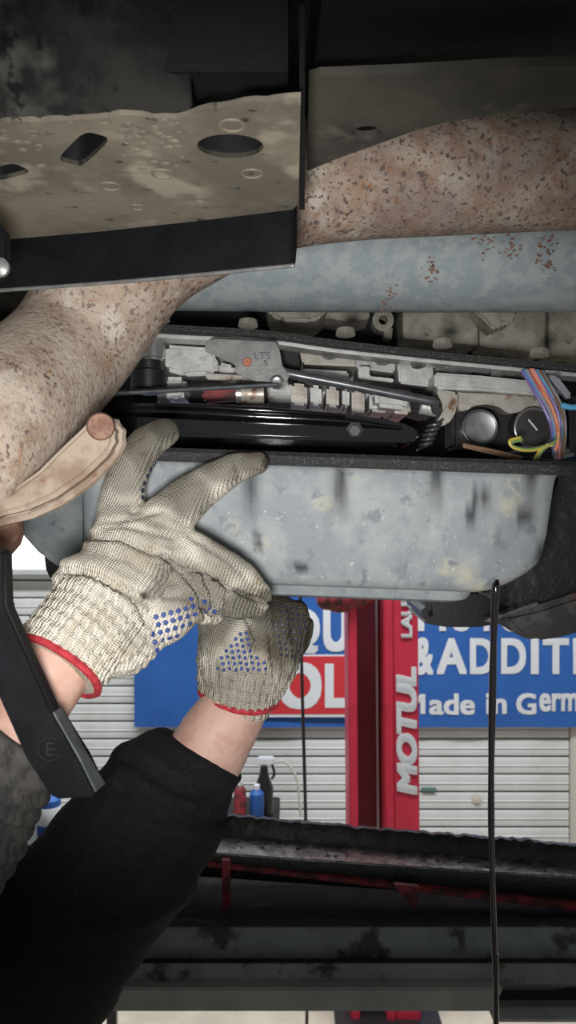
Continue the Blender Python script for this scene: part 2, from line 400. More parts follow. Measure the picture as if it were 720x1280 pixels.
for lst, bo, pf in (
    ([('L', 300, 330, 762, 814), ('I', 335, 345, 762, 814), ('Q', 350, 400, 760, 818), ('U', 404, 436, 762, 815), ('I', 444, 455, 762, 814)], .05, cloth),
    ([('M', 292, 344, 829, 884), ('O', 348, 402, 827, 886), ('L', 406, 434, 829, 884), ('Y', 432, 474, 829, 884)], .05, lambda x, z, dy: Vector((x, DB - .010 + dy, z))),
    ([('M', 522, 558, 742, 789), ('O', 562, 592, 741, 790), ('T', 595, 622, 742, 789), ('O', 625, 655, 741, 790), ('R', 660, 686, 742, 789)], .035, cloth),
    ([('O', 702, 732, 741, 790), ('I', 737, 747, 742, 789), ('L', 752, 776, 742, 789), ('S', 780, 806, 741, 790)], .035, cloth),
    ([('&', 518, 542, 797, 844)], .035, cloth),
    ([('A', 546, 584, 798, 843), ('D', 588, 619, 798, 843), ('D', 627, 658, 798, 843), ('I', 664, 674, 798, 843), ('T', 679, 712, 798, 843), ('I', 717, 727, 798, 843), ('V', 730, 764, 798, 843), ('E', 768, 792, 798, 843), ('S', 796, 824, 797, 844)], .035, cloth),
    ([('M', 505, 532, 868, 893), ('ade', 537, 594, 867, 894)], .03, cloth),
    ([('in', 608, 634, 867, 893)], .03, cloth),
    ([('G', 646, 671, 867, 894), ('ermany', 675, 768, 867, 900)], .03, cloth)):
    mb = MB(); letters(mb, lst, DB, bold=bo, place=pf, thick=.001)
    mb.build('lettering', M['print_white'], bn, smooth=False)

# ------------------------------------------------------------------ red two-post lift column
DC = 2.72
ct = thing('lift_column', 'red two-post lift column with white lettering standing before the blue banner', 'lift column', (wx(480, DC), DC, 0))
def leanx(z): return (ZC - z) * .008        # the column leans a hair
def cpost(name, xa, xb, y0, y1, m, za=0.02, zb=3.2, bev=.004):
    a0, a1 = wx(xa, DC), wx(xb, DC)
    pts = [Vector((a0 + leanx(za), y0, za)), Vector((a1 + leanx(za), y0, za)), Vector((a1 + leanx(zb), y0, zb)), Vector((a0 + leanx(zb), y0, zb))]
    return MB().prism(pts, Vector((0, y1 - y0, 0)), bev).build(name, m, ct)
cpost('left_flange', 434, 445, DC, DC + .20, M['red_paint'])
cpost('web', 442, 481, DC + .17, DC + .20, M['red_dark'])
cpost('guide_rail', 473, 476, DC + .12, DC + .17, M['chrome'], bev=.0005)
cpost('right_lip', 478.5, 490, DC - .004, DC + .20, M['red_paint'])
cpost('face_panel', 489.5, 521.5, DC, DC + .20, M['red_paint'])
MB().box((wx(480, DC) + leanx(0), DC + .1, .012), (.36, .36, .024), bev=.004).build('base_plate', M['plastic_black'], ct)
mb = MB()
pl = lambda x, z, dy: Vector((x + leanx(z), DC - .003 + dy, z))
text_fit(mb, 'MOTUL', wx(493, DC), wx(519, DC), wz(993, DC), wz(833, DC), 0, bold=.06, shear=.15, rot=True, place=pl)
text_fit(mb, 'LAUNCH', wx(500, DC), wx(514, DC), wz(797, DC), wz(700, DC), 0, bold=.05, rot=True, place=pl)
mb.build('lettering', M['print_white'], ct, smooth=False)
# carriage with the red rounded arm end seen just under the sump
mb = MB(); mb.tube([W(408, 750, 2.74), W(420, 748, 2.74), W(450, 742, 2.76)], [.035, .05, .055], 16, 5)
mb.build('carriage_arm', M['red_dirty'], ct)  # darker red used so the arm looks less lit
# hanging cable
cb = MB().tube([W(372, 560, 2.6), W(377, 830, 2.6), W(382, 1022, 2.6), W(384, 1200, 2.6), Vector((.06, 2.6, .008))], .0055, 8, 5).build('hanging_cable', M['plastic_black'])
tag(cb, 'thin black cable hanging straight down left of the red column', 'cable')

# ------------------------------------------------------------------ clutter on a tool trolley by the shutter
DT = 3.3
zt = wz(1040, DT)
tr = thing('tool_trolley', 'dark tool trolley standing by the shutter behind the black sleeve', 'trolley', (wx(300, DT), DT + .2, 0))
MB().box((wx(255, DT), DT + .2, zt - .015), (.62, .42, .03), bev=.005).build('top_shelf', M['plastic_black'], tr)
MB().box((wx(255, DT), DT + .2, .25), (.62, .42, .03), bev=.005).build('bottom_shelf', M['plastic_black'], tr)
for a in (-.29, .29):
    for b in (.01, .39): MB().box((wx(255, DT) + a, DT + b, zt / 2), (.03, .03, zt), bev=.003).build('leg', M['plastic_black'], tr)
def can(px, py, h, r, m, label, name='spray_can', d=DT + .1, capm=None, cat='can'):
    t = thing(name, label, cat, (wx(px, d), d, zt))
    MB().lathe((wx(px, d), d, zt), (0, 0, 1), [(r * .95, 0), (r, .004), (r, h * .78), (r * .6, h * .86), (r * .35, h * .88)], 20).build('body', m, t)
    MB().lathe((wx(px, d), d, zt + h * .88), (0, 0, 1), [(r * .45, 0), (r * .45, h * .1), (r * .3, h * .12)], 16).build('cap', capm or M['print_white'], t)
can(300, 1020, .20, .026, M['red_dirty'], 'small red can on the trolley, left of the trigger bottle', d=DT + .05)
can(321, 1020, .17, .030, M['banner_blue'], 'small blue can in front of the trigger bottle on the trolley', d=DT + .08)
# trigger spray bottle with a hose
d = DT + .16; bx = wx(330, d)
t = thing('spray_bottle', 'dark trigger bottle with white nozzle and pale hose on the trolley', 'bottle', (bx, d, zt))
MB().lathe((bx, d, zt), (0, 0, 1), [(.036, 0), (.04, .01), (.04, .13), (.018, .19), (.016, .22)], 20).build('body', M['plastic_black'], t)
MB().box((bx + .008, d, zt + .245), (.075, .03, .035), bev=.006).build('nozzle', M['print_white'], t)
MB().tube([(bx + .035, d - .005, zt + .23), (bx + .045, d - .005, zt + .19), (bx + .035, d - .005, zt + .17)], .006, 8, 4).build('trigger', M['plastic_black'], t)
MB().tube([(bx + .04, d, zt + .235), (bx + .09, d, zt + .24), (bx + .14, d, zt + .17), (bx + .155, d, zt + .05), (bx + .16, d, zt + .004)], .005, 8, 6).build('hose', M['trim'], t)
# bottles seen between the two sleeves, on a low shelf against the shutter
d = 2.3; zs = wz(1048, d)
sh = thing('side_table', 'dark side table glimpsed between the grey and black sleeves', 'table', (wx(50, d), d, 0))
MB().box((wx(40, d), d + .1, zs - .015), (.4, .3, .03), bev=.004).build('tabletop', M['plastic_black'], sh)
for a in (-.18, .18):
    for b in (-.03, .23): MB().box((wx(40, d) + a, d + b, (zs - .03) / 2), (.03, .03, zs - .03), bev=.003).build('leg', M['plastic_black'], sh)
t = thing('blue_bottle', 'blue bottle with white label glimpsed between the grey and black sleeves', 'bottle', (wx(56, d), d + .04, zs))
MB().lathe((wx(56, d), d + .04, zs), (0, 0, 1), [(.03, 0), (.034, .006), (.034, .10), (.014, .125), (.014, .145)], 20).build('body', M['banner_blue'], t)
MB().lathe((wx(56, d), d + .04, zs + .03), (0, 0, 1), [(.0345, 0), (.0348, .001), (.0348, .05), (.0345, .051)], 20).build('paper_label', M['print_white'], t)

# ------------------------------------------------------------------ lift arm (grey beam) and the oily tray on it
bt = thing('lift_arm', 'greasy grey steel lift arm crossing the bottom of the view', 'lift arm', W(400, 1265, 1.15))
def xbeam(name, prof, xa, xb, m, dref=1.05, seg=1, bev=.002):
    """prof: (py, depth) in section, extruded along x from px xa to xb"""
    a, b = wx(xa, dref), wx(xb, dref)
    pts = [Vector((a, dd, wz(py, dd))) for py, dd in prof]
    return MB().prism(pts, Vector((b - a, 0, 0)), bev).build(name, m, bt)
xbeam('beam_body', [(1097, 1.36), (1113, 1.29), (1130, 1.22), (1142, 1.165), (1149, 1.12), (1153, 1.095), (1159, 1.08), (1198, 1.07), (1204, 1.045), (1230, 1.045), (1238, 1.06), (1130, 1.6)], -60, 860, M['beam'], bev=.001)
bb = bt.children[0]; bb.data.materials.append(M['shade_grime'])
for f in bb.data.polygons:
    if f.normal.z > .55: f.material_index = 1      # shade under the tray painted with brown dirt on upward faces
a0, a1, a2 = wx(60, 1.03), wx(612, 1.03), wx(630, 1.03)
zt0, zb0 = wz(1235.5, 1.03), wz(1265, 1.03)
MB().prism([Vector((a0, 1.03, zt0)), Vector((a2, 1.03, zt0)), Vector((a1 + .004, 1.03, zb0)), Vector((a0, 1.03, zb0))], Vector((0, .25, 0)), .002).build('lower_plate', M['beam_clean'], bt)
MB().box(((wx(612, 1.06) + wx(860, 1.06)) / 2, 1.16, (wz(1238, 1.06) + wz(1262, 1.06)) / 2), (wx(860, 1.06) - wx(612, 1.06), .2, .026)).build('inner_arm', M['dark'], bt, smooth=False)
MB().box(((wx(612, 1.04) + wx(860, 1.04)) / 2, 1.13, wz(1263.5, 1.04)), (wx(860, 1.04) - wx(612, 1.04), .22, .004)).build('bottom_strip', M['beam_clean'], bt, smooth=False)

ty = thing('oil_drip_tray', 'long black greasy drip tray in a red angle frame above the grey beam', 'tray', W(480, 1110, 1.2))
fl, fr_, nr, nl = W(120, 1024, 1.32), W(860, 1088, 1.19), W(860, 1106, 1.145), W(120, 1056, 1.215)
MB().prism([fl, fr_, nr, nl], Vector((0, 0, -.006)), .001).build('tray_floor', M['tray_steel'], ty)
# near lip: folded black edge
ax = (nr - nl).normalized(); nrm = Vector((ax.y, -ax.x, 0))
mb = MB(); mb.prism([nl, nl + nrm * .010 + Vector((0, 0, .003)), nl + nrm * .013 - Vector((0, 0, .012)), nl + nrm * .004 - Vector((0, 0, .036)), nl - nrm * .01 - Vector((0, 0, .03))], nr - nl, .001)
mb.build('near_lip', M['grease'], ty)
mb = MB(); mb.tube([nl + nrm * .008 + Vector((0, 0, .001)), nr + nrm * .008 + Vector((0, 0, .001))], .0022, 8, 1); mb.build('lip_edge', M['tray_steel'], ty)
# far rubber strip, ragged along its top
mb = MB(); bm = mb.bm; n = 150; rings = []
ragR = random.Random(3)
for i in range(n + 1):
    s = i / n; p = fl.lerp(fr_, s)
    h = .024 + .004 * noise.noise(Vector((s * 9, 1, 0))) + (.004 * noise.noise(Vector((s * 70, 2, 0))))
    if s > .72: h += .012 * max(0, noise.noise(Vector((s * 38, 5, 0))))
    rings.append([bm.verts.new(p + nrm * (.016 + .002 * noise.noise(Vector((s * 40, 8, 1)))) + Vector((0, 0, -.001))), bm.verts.new(p + nrm * .012 + Vector((0, 0, h * .55))), bm.verts.new(p + nrm * (.004 + .003 * noise.noise(Vector((s * 60, 9, 1)))) + Vector((0, 0, h))), bm.verts.new(p - nrm * .012 + Vector((0, 0, h * .9))), bm.verts.new(p - nrm * .014 + Vector((0, 0, -.02)))])
for a, b in zip(rings, rings[1:]):
    for k in range(5): bm.faces.new((a[k], b[k], b[(k + 1) % 5], a[(k + 1) % 5]))
bm.faces.new(rings[0]); bm.faces.new(rings[-1][::-1])
mb.build('rubber_strip', M['grease'], ty)
# flakes of dried grease on the tray
mb = MB()
for i in range(22):
    s = ragR.uniform(.25, .98); t_ = ragR.uniform(.15, .8); p = fl.lerp(fr_, s).lerp(nl.lerp(nr, s), t_)
    mb.sphere(p + Vector((0, 0, .001)), ragR.uniform(.001, .0035), 1.5, .8, .5, sub=1)
tag(mb.build('grease_flakes', M['grease'], ty), kind='stuff')
# underside and red frame
u0 = W(215, 1076, 1.19); u1 = W(860, 1150, 1.10)
mb = MB(); mb.prism([nl + Vector((0, .01, -.03)), nr + Vector((0, .01, -.03)), fr_ + Vector((0, 0, -.04)), fl + Vector((0, 0, -.04))], Vector((0, 0, -.012)), .001); mb.build('underside', M['dark'], ty)
mb = MB(); A, B = W(255, 1077, 1.185), W(860, 1150, 1.115)
mb.prism([A, A + Vector((0, .02, 0)), A + Vector((0, .02, -.006)), A + Vector((0, 0, -.007))], B - A, .0005); mb.build('red_rail', M['red_dirty'], ty)
MB().prism(quad([(277, 1076), (288, 1076), (287, 1138), (278, 1138)], 1.175), Vector((0, .025, 0)), .001).build('red_post', M['red_dirty'], ty)
MB().prism(quad([(492, 1106), (524, 1109), (522, 1136), (514, 1134)], 1.135), Vector((0, .010, 0)), .001).build('gusset', M['red_dirty'], ty)

# ================================================================== UNDERSIDE OF THE CAR
HB = .22      # height of the crossmember's lower face above the eye
def under(px, py, h): return W(px, py, h * 1000 / (640 - py))
ub = thing('car_underbody', 'black underbody floor of the raised car along the top edge', 'car body', (0, .6, ZC + .36))
mb = MB(); mb.box((0, .62, ZC + .40), (2.4, 2.0, .02))
mb.build('floor_panel', M['undercoat'], ub, smooth=False)
MB().box((.0, 1.60, ZC + .33), (2.4, .06, .16), bev=.01).build('sill', M['undercoat'], ub)
# right-hand frame panel with its drain hole
HR = .27
edge = [under(384, 214, HR), under(420, 199, HR), under(470, 181, HR), under(520, 163, HR), under(560, 152, HR), under(640, 141, HR), under(740, 132, HR), under(900, 128, HR)]
outer = edge + [under(900, 80, HR), under(640, 84, HR), under(500, 92, HR), under(400, 96, HR), under(386, 100, HR)]
hc = under(458, 166, HR)
hole = [hc + Vector((.0105 * math.cos(a * math.pi / 8), .0098 * math.sin(a * math.pi / 8), 0)) for a in range(16)]
mb = MB(); mb.prism(outer, Vector((0, 0, .006)), 0, [hole]); mb.build('frame_panel', M['panel_dirt'], ub, smooth=False)
mb = MB(); mb.prism([p + Vector((0, -.004, .030)) for p in edge] + [Vector((.3, .46, ZC + HR + .03)), Vector((.02, .46, ZC + HR + .03))], Vector((0, 0, .07))); mb.build('frame_box', M['dark'], ub, smooth=False)  # painted dark so the drain hole looks unlit inside

xm = thing('crossmember', 'black steel crossmember with oval hole and dusty lower face, upper left', 'car part', (-.15, .5, ZC + HB))
far = [W(-190, 320, HB / .320), W(-60, 306, HB / .334), W(0, 300, HB / .340), W(120, 290, HB / .350), W(250, 276, HB / .364), W(340, 265, HB / .375), W(366, 262, HB / .378)]
def yE(px):
    q = [(-190, 172), (-40, 158), (40, 152), (100, 150), (160, 144), (215, 149), (270, 134), (330, 126), (376, 122)]
    for (a, b), (c, d) in zip(q, q[1:]):
        if px <= c: t = (px - a) / (c - a); t = t * t * (3 - 2 * t); return b + (d - b) * t + 2.5 * noise.noise(Vector((px * .05, 0, 7)))
    return 122
outer = far + [W(373, 255, HB / .385), W(376, 122, HB / .518)] + [under(376 - 566 * k / 40, yE(376 - 566 * k / 40), HB) for k in range(1, 41)]
def ell(px, py, a, b, rot=0, n=28, sup=2):
    c = under(px, py, HB); o = []
    for k in range(n):
        t = 2 * math.pi * k / n; cx, sy = math.cos(t), math.sin(t)
        u = a * math.copysign(abs(cx) ** (2 / sup), cx); v = b * math.copysign(abs(sy) ** (2 / sup), sy)
        o.append(c + Vector((u * math.cos(rot) - v * math.sin(rot), u * math.sin(rot) + v * math.cos(rot), 0)))
    return o
holes = [ell(288, 183, .0200, .0155), ell(104, 187, .024, .0085, -.95, sup=4), ell(8, 215, .015, .008, -.5, sup=4)]
mb = MB(); mb.prism(outer, Vector((0, 0, .003)), 0, holes); mb.build('lower_plate', M['dusty_steel'], xm, smooth=False)
for hl in holes:      # turned-up collar round each hole
    mb = MB(); b = bmesh.new(); lo_ = [b.verts.new(p) for p in hl]; hi_ = [b.verts.new(p + Vector((0, 0, .02))) for p in hl]
    for k in range(len(hl)): b.faces.new((lo_[k], lo_[(k + 1) % len(hl)], hi_[(k + 1) % len(hl)], hi_[k]))
    mb._add(b); mb.build('hole_collar', M['dark'], xm)
# mud-caked web rising from the near edge to the floor above
mb = MB(); bm = mb.bm; G = []
for i in range(41):
    row = []
    for j in range(15):
        px = -190 + 425 * i / 40; t = j / 14
        e = under(px, yE(px) + 1, HB); e.z += .001
        q = e + Vector((0, -.10 * t, .145 * t ** .8)); fade = min(1, (240 - px) / 130)
        q += Vector((0, -.5, .6)) * (.030 * noise.noise(q * 16) + .010 * noise.noise(q * 50) + .004 * noise.noise(q * 130)) * min(1, t * 4)
        q.y += .13 * (1 - fade) ** 1.5 * t
        row.append(bm.verts.new(q))
    G.append(row)
for a, b in zip(G, G[1:]):
    for j in range(14): bm.faces.new((a[j], b[j], b[j + 1], a[j + 1]))
mw = mb.build('muddy_web', M['mud'], xm, auto=0)
sd = mw.modifiers.new('thickness', 'SOLIDIFY'); sd.thickness = .006
mb = MB(); mb.box((-.2, .53, ZC + HB + .055), (.40, .17, .06)); mb.build('box_section', M['dark'], xm, smooth=False)
# folded flange hanging from the far edge
fp = [p for p in far] + [W(371, 258, HB / .382)]
prof_h = .0385
mb = MB(); bm = mb.bm; rows = []
P, _ = spline(fp, [1] * len(fp), 6)
total = len(P)
for i, p in enumerate(P):
    s = i / (total - 1); hh = prof_h
    e = (1 - s) * total
    if e < 6: hh = prof_h - .010 * (1 - e / 6) ** 2     # rounded lower corner
    col = []
    for (dy, z) in ((0, .002), (.001, -.006), (.002, -hh + .004), (.004, -hh), (.0075, -hh), (.009, -hh + .003), (.008, .002)):
        col.append(bm.verts.new(p + Vector((0, dy, z))))
    rows.append(col)
for a, b in zip(rows, rows[1:]):
    for k in range(7): bm.faces.new((a[k], b[k], b[(k + 1) % 7], a[(k + 1) % 7]))
bm.faces.new(rows[0]); bm.faces.new(rows[-1][::-1])
bmesh.ops.recalc_face_normals(bm, faces=bm.faces[:])
mb.build('flange', M['black_paint'], xm)
mb = MB(); mb.tube([p + Vector((0, .004, -prof_h - .001)) for p in P[:-5:4]], .0016, 8, 2); mb.build('flange_lip', M['steel_grey'], xm)
mb = MB(); mb.prism([W(374, 262, .575), W(381, 262, .575), W(381, 120, .44), W(374, 120, .44)], Vector((0, 0, .05))); mb.build('end_gap', M['dark'], xm, smooth=False)  # dark block painted in for the shadowed gap at the plate's end
for (px, py, r) in ((290, 157, .0085), (203, 217, .008), (315, 217, .008), (250, 249, .005), (138, 233, .008), (172, 259, .006)):
    c = under(px, py, HB)
    MB().lathe(c + Vector((0, 0, .0005)), (0, 0, -1), [(r, 0), (r * .9, .0012), (r * .72, .0012), (r * .65, .0004), (r * .1, .0003)], 20).build('weld_spot', M['dusty_steel'], xm)
# mud clods on the dusty face
mud = MB(); rm = random.Random(8)
for i in range(260):
    px = rm.uniform(-20, 230); py = rm.gauss(150, 30)
    if 55 < px < 155 and 155 < py < 218 or py > 225 or py < 150 or px < 40 and py > 190: continue
    mud.sphere(under(px, py, HB), rm.uniform(.0008, .0030), 1.5, 1.1, .4, sub=1)
tag(mud.build('mud', M['dusty_steel'], xm), kind='stuff')
# small bolt and the bracket at the far left
pbox('bracket', [(-40, 268), (-6, 272), (10, 292), (11, 338), (4, 349), (-40, 356)], .50, .508, M['black_paint'], xm, .002)
MB().lathe(W(1, 335, .499), (0, -1, 0), [(.006, 0), (.006, .003), (.003, .005)], 16).build('bolt', M['steel_grey'], xm)

# ------------------------------------------------------------------ rusty exhaust pipe
ex = thing('exhaust_pipe', 'thick rusty exhaust pipe running from upper right down to the left edge', 'pipe', W(200, 420, .6))
pp = [W(900, 205, .745), W(730, 211, .735), W(560, 218, .728), W(430, 225, .722), W(320, 240, .718), W(235, 275, .712), W(161, 325, .71), W(84, 440, .69), W(-18, 531, .588), W(-75, 580, .558), W(-200, 660, .54)]
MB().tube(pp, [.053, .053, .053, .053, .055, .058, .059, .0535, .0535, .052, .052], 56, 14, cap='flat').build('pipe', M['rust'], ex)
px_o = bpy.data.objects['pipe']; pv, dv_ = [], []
for v_ in px_o.data.vertices:      # work lamp's brightness painted as paler lower end; darker and pitted towards upper end
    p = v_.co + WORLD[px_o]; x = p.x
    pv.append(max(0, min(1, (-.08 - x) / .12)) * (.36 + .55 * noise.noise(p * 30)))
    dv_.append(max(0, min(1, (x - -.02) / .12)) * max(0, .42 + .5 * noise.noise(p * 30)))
set_attr(px_o.data, 'lamp_pale', [max(0, min(.9, a)) for a in pv]); set_attr(px_o.data, 'dark_end', [max(0, min(.8, a)) for a in dv_])
attr_mix(M['rust'], 'dark_end', (.17, .125, .115)); attr_mix(M['rust'], 'lamp_pale', (.70, .60, .51))
# oval joint flange under it, with a bolt through its ear
fo = []
for (x, y) in [(-120, 690), (-60, 668), (0, 626), (47, 590), (72, 564), (104, 528), (116, 517), (133, 518), (146, 528), (151, 545), (147, 563), (135, 580), (108, 606), (72, 632), (36, 648), (0, 656), (-40, 672), (-90, 700)]: fo.append((x, y))
MB().prism(quad(fo, .570), Vector((.005, .012, -.0)), .004, seg=3).build('joint_flange', M['rust_pale'], ex)
fi = [(-120, 682), (-60, 662), (0, 622), (47, 588), (72, 563), (106, 531), (117, 523), (131, 524), (141, 532), (145, 545), (141, 559), (130, 573), (104, 597), (68, 622), (34, 637), (0, 645), (-40, 664), (-90, 692)]
MB().prism(quad(fi, .553), Vector((0, .016, 0)), .005, seg=3).build('flange_boss', M['rust_pale'], ex)
MB().lathe(W(126, 533, .554), W(126, 533, .0) - W(126, 533, .6), [(.0098, 0), (.0098, .004), (.0086, .007), (.003, .008)], 20).build('bolt', M['bolt_rust'], ex)
MB().tube([W(-80, 648, .60), W(-12, 655, .615), W(-3, 670, .625), W(-60, 700, .625)], [.02, .018, .018, .02], 20, 6).build('stub_pipe', M['bolt_rust'], ex)

# ------------------------------------------------------------------ grey driveshaft
ds = thing('driveshaft', 'blue-grey painted driveshaft tube between rusty pipe and gearbox', 'car part', W(480, 330, .842))
MB().tube([W(150, 322, .842), W(420, 325, .842), W(900, 325, .842)], .0535, 48, 8, cap='flat').build('tube', M['shaft'], ds)
rr = random.Random(2)
mb = MB()
for (px, py) in ((682, 305), (684, 330), (608, 300), (640, 312), (540, 340), (486, 372)):
    for k in range(26):
        a = W(px + rr.gauss(0, 6), py + rr.gauss(0, 9), 1); e = Vector((0, 0, ZC)); dv = (a - e)
        # meet the tube surface: (y-.83)^2+(z-zc)^2=r^2
        zc = W(480, 325, .842).z - ZC; A_ = dv.y ** 2 + dv.z ** 2; B_ = -2 * (dv.y * .842 + dv.z * zc); C_ = .842 ** 2 + zc ** 2 - .0537 ** 2
        q = B_ * B_ - 4 * A_ * C_
        if q > 0: mb.sphere(e + dv * ((-B_ - math.sqrt(q)) / 2 / A_), rr.uniform(.0006, .0016), 1.3, 1, 1, sub=1)
tag(mb.build('rust_scabs', M['bolt_rust'], ds), kind='stuff')

# ------------------------------------------------------------------ gearbox with its valve body
gb = thing('gearbox', 'open automatic gearbox with grey valve body above the lowered oil pan', 'gearbox', W(450, 450, .85))
# case above the lip
pbox('case', [(120, 380), (760, 380), (760, 470), (120, 408)], .985, 1.25, M['dark'], gb)
pbox('case_back', [(120, 400), (780, 455), (780, 600), (120, 520)], 1.02, 1.1, M['dark'], gb)
pbox('case_panel', [(504, 384), (596, 384), (598, 431), (504, 422)], .93, 1.0, M['cast_dusty'], gb)
pbox('case_panel', [(600, 384), (682, 384), (682, 442), (600, 432)], .935, 1.0, M['cast_dusty'], gb)
pbox('case_panel', [(687, 384), (770, 384), (770, 450), (687, 443)], .93, 1.0, M['cast_dusty'], gb)
pbox('case_panel', [(400, 384), (462, 384), (462, 398), (440, 402), (400, 396)], .93, 1.0, M['cast_dusty'], gb)
pbox('case_panel', [(330, 380), (412, 380), (404, 396), (388, 402), (352, 401), (338, 395)], .90, 1.0, M['cast_dusty'], gb, .004)
pbox('broken_lug', [(592, 384), (650, 384), (643, 393), (640, 406), (628, 404), (622, 413), (612, 408), (604, 398), (596, 394)], .90, .95, M['cast_dusty'], gb, .003)
# lug with a hole
c = W(479, 400, .90)
ring = [c + Vector((.012 * math.cos(a * math.pi / 10), 0, .0125 * math.sin(a * math.pi / 10))) for a in range(20)]
hl = [c + Vector((.0052 * math.cos(a * math.pi / 8), 0, .0052 * math.sin(a * math.pi / 8))) for a in range(16)]
MB().prism(ring, Vector((0, .02, 0)), 0, [hl]).build('lug_ring', M['cast_dusty'], gb)
pbox('lug_stem', [(480, 410), (491, 408), (490, 424), (480, 422)], .902, .92, M['cast_dusty'], gb)
# case lip: rubbery sealing face over a bright machined edge
def strip(name, top, h, d0, d1, m, bev=.002):
    P, _ = spline([Vector((x, y, 0)) for x, y in top], [1] * len(top), 5)
    pts = [(p.x, p.y) for p in P] + [(p.x, p.y + h) for p in reversed(P)]
    return pbox(name, pts, d0, d1, m, gb, bev)
strip('case_lip', [(180, 401), (215, 405), (330, 412), (420, 424), (560, 440), (720, 455), (790, 462)], 13, .772, .80, M['gasket'], .003)
strip('lip_edge', [(180, 414), (215, 418), (330, 424), (420, 436), (560, 451), (720, 466), (790, 472)], 4.5, .773, .80, M['alu'], .001)
for px, py in ((310, 405), (432, 416), (553, 430), (674, 442), (200, 398)):
    MB().lathe(W(px, py + 1, .765), (0, -.12, -1), [(.0088, -.004), (.0095, .0015), (.006, .0025), (.002, .003)], 20).build('lip_bolt', M['cast_dusty'], gb)
# main casting behind everything
pbox('valve_body', [(196, 424), (360, 432), (700, 470), (700, 500), (560, 505), (360, 512), (196, 505)], .875, .95, M['alu'], gb, .003)
# left blocks
pbox('valve_block', [(206, 430), (262, 434), (272, 446), (272, 468), (230, 470), (206, 462)], .80, .87, M['alu'], gb, .004)
pbox('valve_block', [(272, 452), (292, 456), (300, 478), (274, 476)], .815, .87, M['alu'], gb, .003)
pbox('valve_block', [(203, 470), (232, 470), (234, 492), (226, 501), (212, 501), (203, 492)], .79, .87, M['alu'], gb, .006)
MB().lathe(W(192, 432, .79), (0, 0, -1), [(.011, -.02), (.011, .012), (.009, .013), (.009, .02), (.0075, .021), (.0075, .026)], 20).build('solenoid', M['chrome'], gb)
MB().lathe(W(186, 452, .79), (0, 0, -1), [(.014, 0), (.014, .008), (.018, .010), (.018, .028), (.010, .032)], 20).build('solenoid', M['plastic_black'], gb)
pbox('hose_clip', [(256, 466), (320, 470), (320, 477), (258, 474)], .79, .80, M['alu_warm'], gb, .001)
pbox('red_seal', [(250, 488), (330, 484), (335, 497), (255, 503)], .815, .83, M['red_dirty'], gb, .003)
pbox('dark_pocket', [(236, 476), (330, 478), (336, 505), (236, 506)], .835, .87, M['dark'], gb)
MB().tube([W(300, 492, .78), W(330, 492, .78)], .011, 16, 2, 'flat').build('solenoid', M['alu_warm'], gb)
MB().tube([W(296, 492, .78), W(302, 492, .78)], .013, 16, 2, 'flat').build('solenoid_collar', M['chrome'], gb)
# detent plate with its stamped mark
dp = [(255, 437), (258, 428), (266, 423), (345, 427), (350, 440), (353, 458), (362, 467), (357, 482), (350, 487), (344, 484), (341, 479), (330, 476), (318, 476), (306, 471), (294, 466), (291, 463), (296, 457), (290, 453), (278, 449), (268, 443), (262, 441)]
pbox('detent_plate', dp, .745, .751, M['steel_grey'], gb, .0012)
MB().lathe(W(309, 453, .745), (0, -1, 0), [(.0042, 0), (.0042, .002), (.0035, .003), (.0015, .003), (.001, .001)], 18).build('rivet', M['copper'], gb)
MB().lathe(W(346, 478, .745), (0, -1, 0), [(.0065, 0), (.0065, .003), (.0048, .0045), (.004, .004), (.0015, .004)], 18).build('pivot_bolt', M['chrome'], gb)
mb = MB()
def stamp(ch, px, py, wpx, hpx, d, bold=0):
    text_fit(mb, ch, wx(px, d), wx(px + wpx, d), wz(py + hpx, d), wz(py, d), d, thick=.001, bold=bold)
stamp('LTS', 318, 440, 20, 9, .7445); stamp('5', 329, 450, 6, 8, .7445)
mb.build('stamped_mark', M['rod'], gb, smooth=False)
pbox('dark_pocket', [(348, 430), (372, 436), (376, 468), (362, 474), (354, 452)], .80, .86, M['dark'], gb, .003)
# right blocks
pbox('valve_block', [(374, 434), (445, 442), (446, 458), (378, 455)], .825, .87, M['alu_warm'], gb, .002)
pbox('valve_block', [(378, 460), (436, 464), (436, 482), (378, 474)], .815, .87, M['alu'], gb, .002)
pbox('valve_block', [(444, 444), (494, 449), (494, 466), (444, 460)], .825, .87, M['alu'], gb, .002)
pbox('valve_block', [(497, 448), (541, 453), (543, 484), (499, 479)], .81, .87, M['alu'], gb, .002)
pbox('valve_block', [(545, 453), (592, 458), (592, 468), (546, 464)], .825, .87, M['alu'], gb, .002)
pbox('valve_block', [(448, 458), (462, 458), (462, 470), (492, 473), (492, 478), (448, 473)], .80, .87, M['alu'], gb, .001)
pbox('channel_cover', [(543, 465), (600, 469), (668, 476), (672, 494), (600, 488), (544, 486)], .775, .86, M['alu'], gb, .0025)
pbox('gap_strip', [(596, 460), (640, 463), (660, 474), (596, 470)], .80, .86, M['dark'], gb, .001)
for px, py in ((412, 437), (478, 444), (523, 449), (567, 453), (622, 459)):
    t = MB(); t.lathe(W(px, py, .79), (0, -.5, -1), [(.0095, 0), (.0095, .003), (.0075, .007), (.004, .0085)], 20); t.build('bolt_head', M['chrome'], gb)
# lower row of ribs
for i, (a, b, ya, yb) in enumerate([(364, 384, 478, 508), (388, 402, 480, 508), (408, 424, 482, 510), (428, 437, 484, 510), (440, 456, 486, 522), (462, 486, 490, 516), (490, 514, 492, 518)]):
    pbox('rib', [(a, ya), (b, ya + 2), (b, yb), (a, yb - 2)], .80 + .01 * (i % 2), .88, M['alu_warm'] if i % 2 == 0 else M['alu'], gb, .003)
pbox('rib', [(468, 488), (498, 490), (512, 497), (508, 512), (470, 508)], .785, .86, M['alu'], gb, .004)
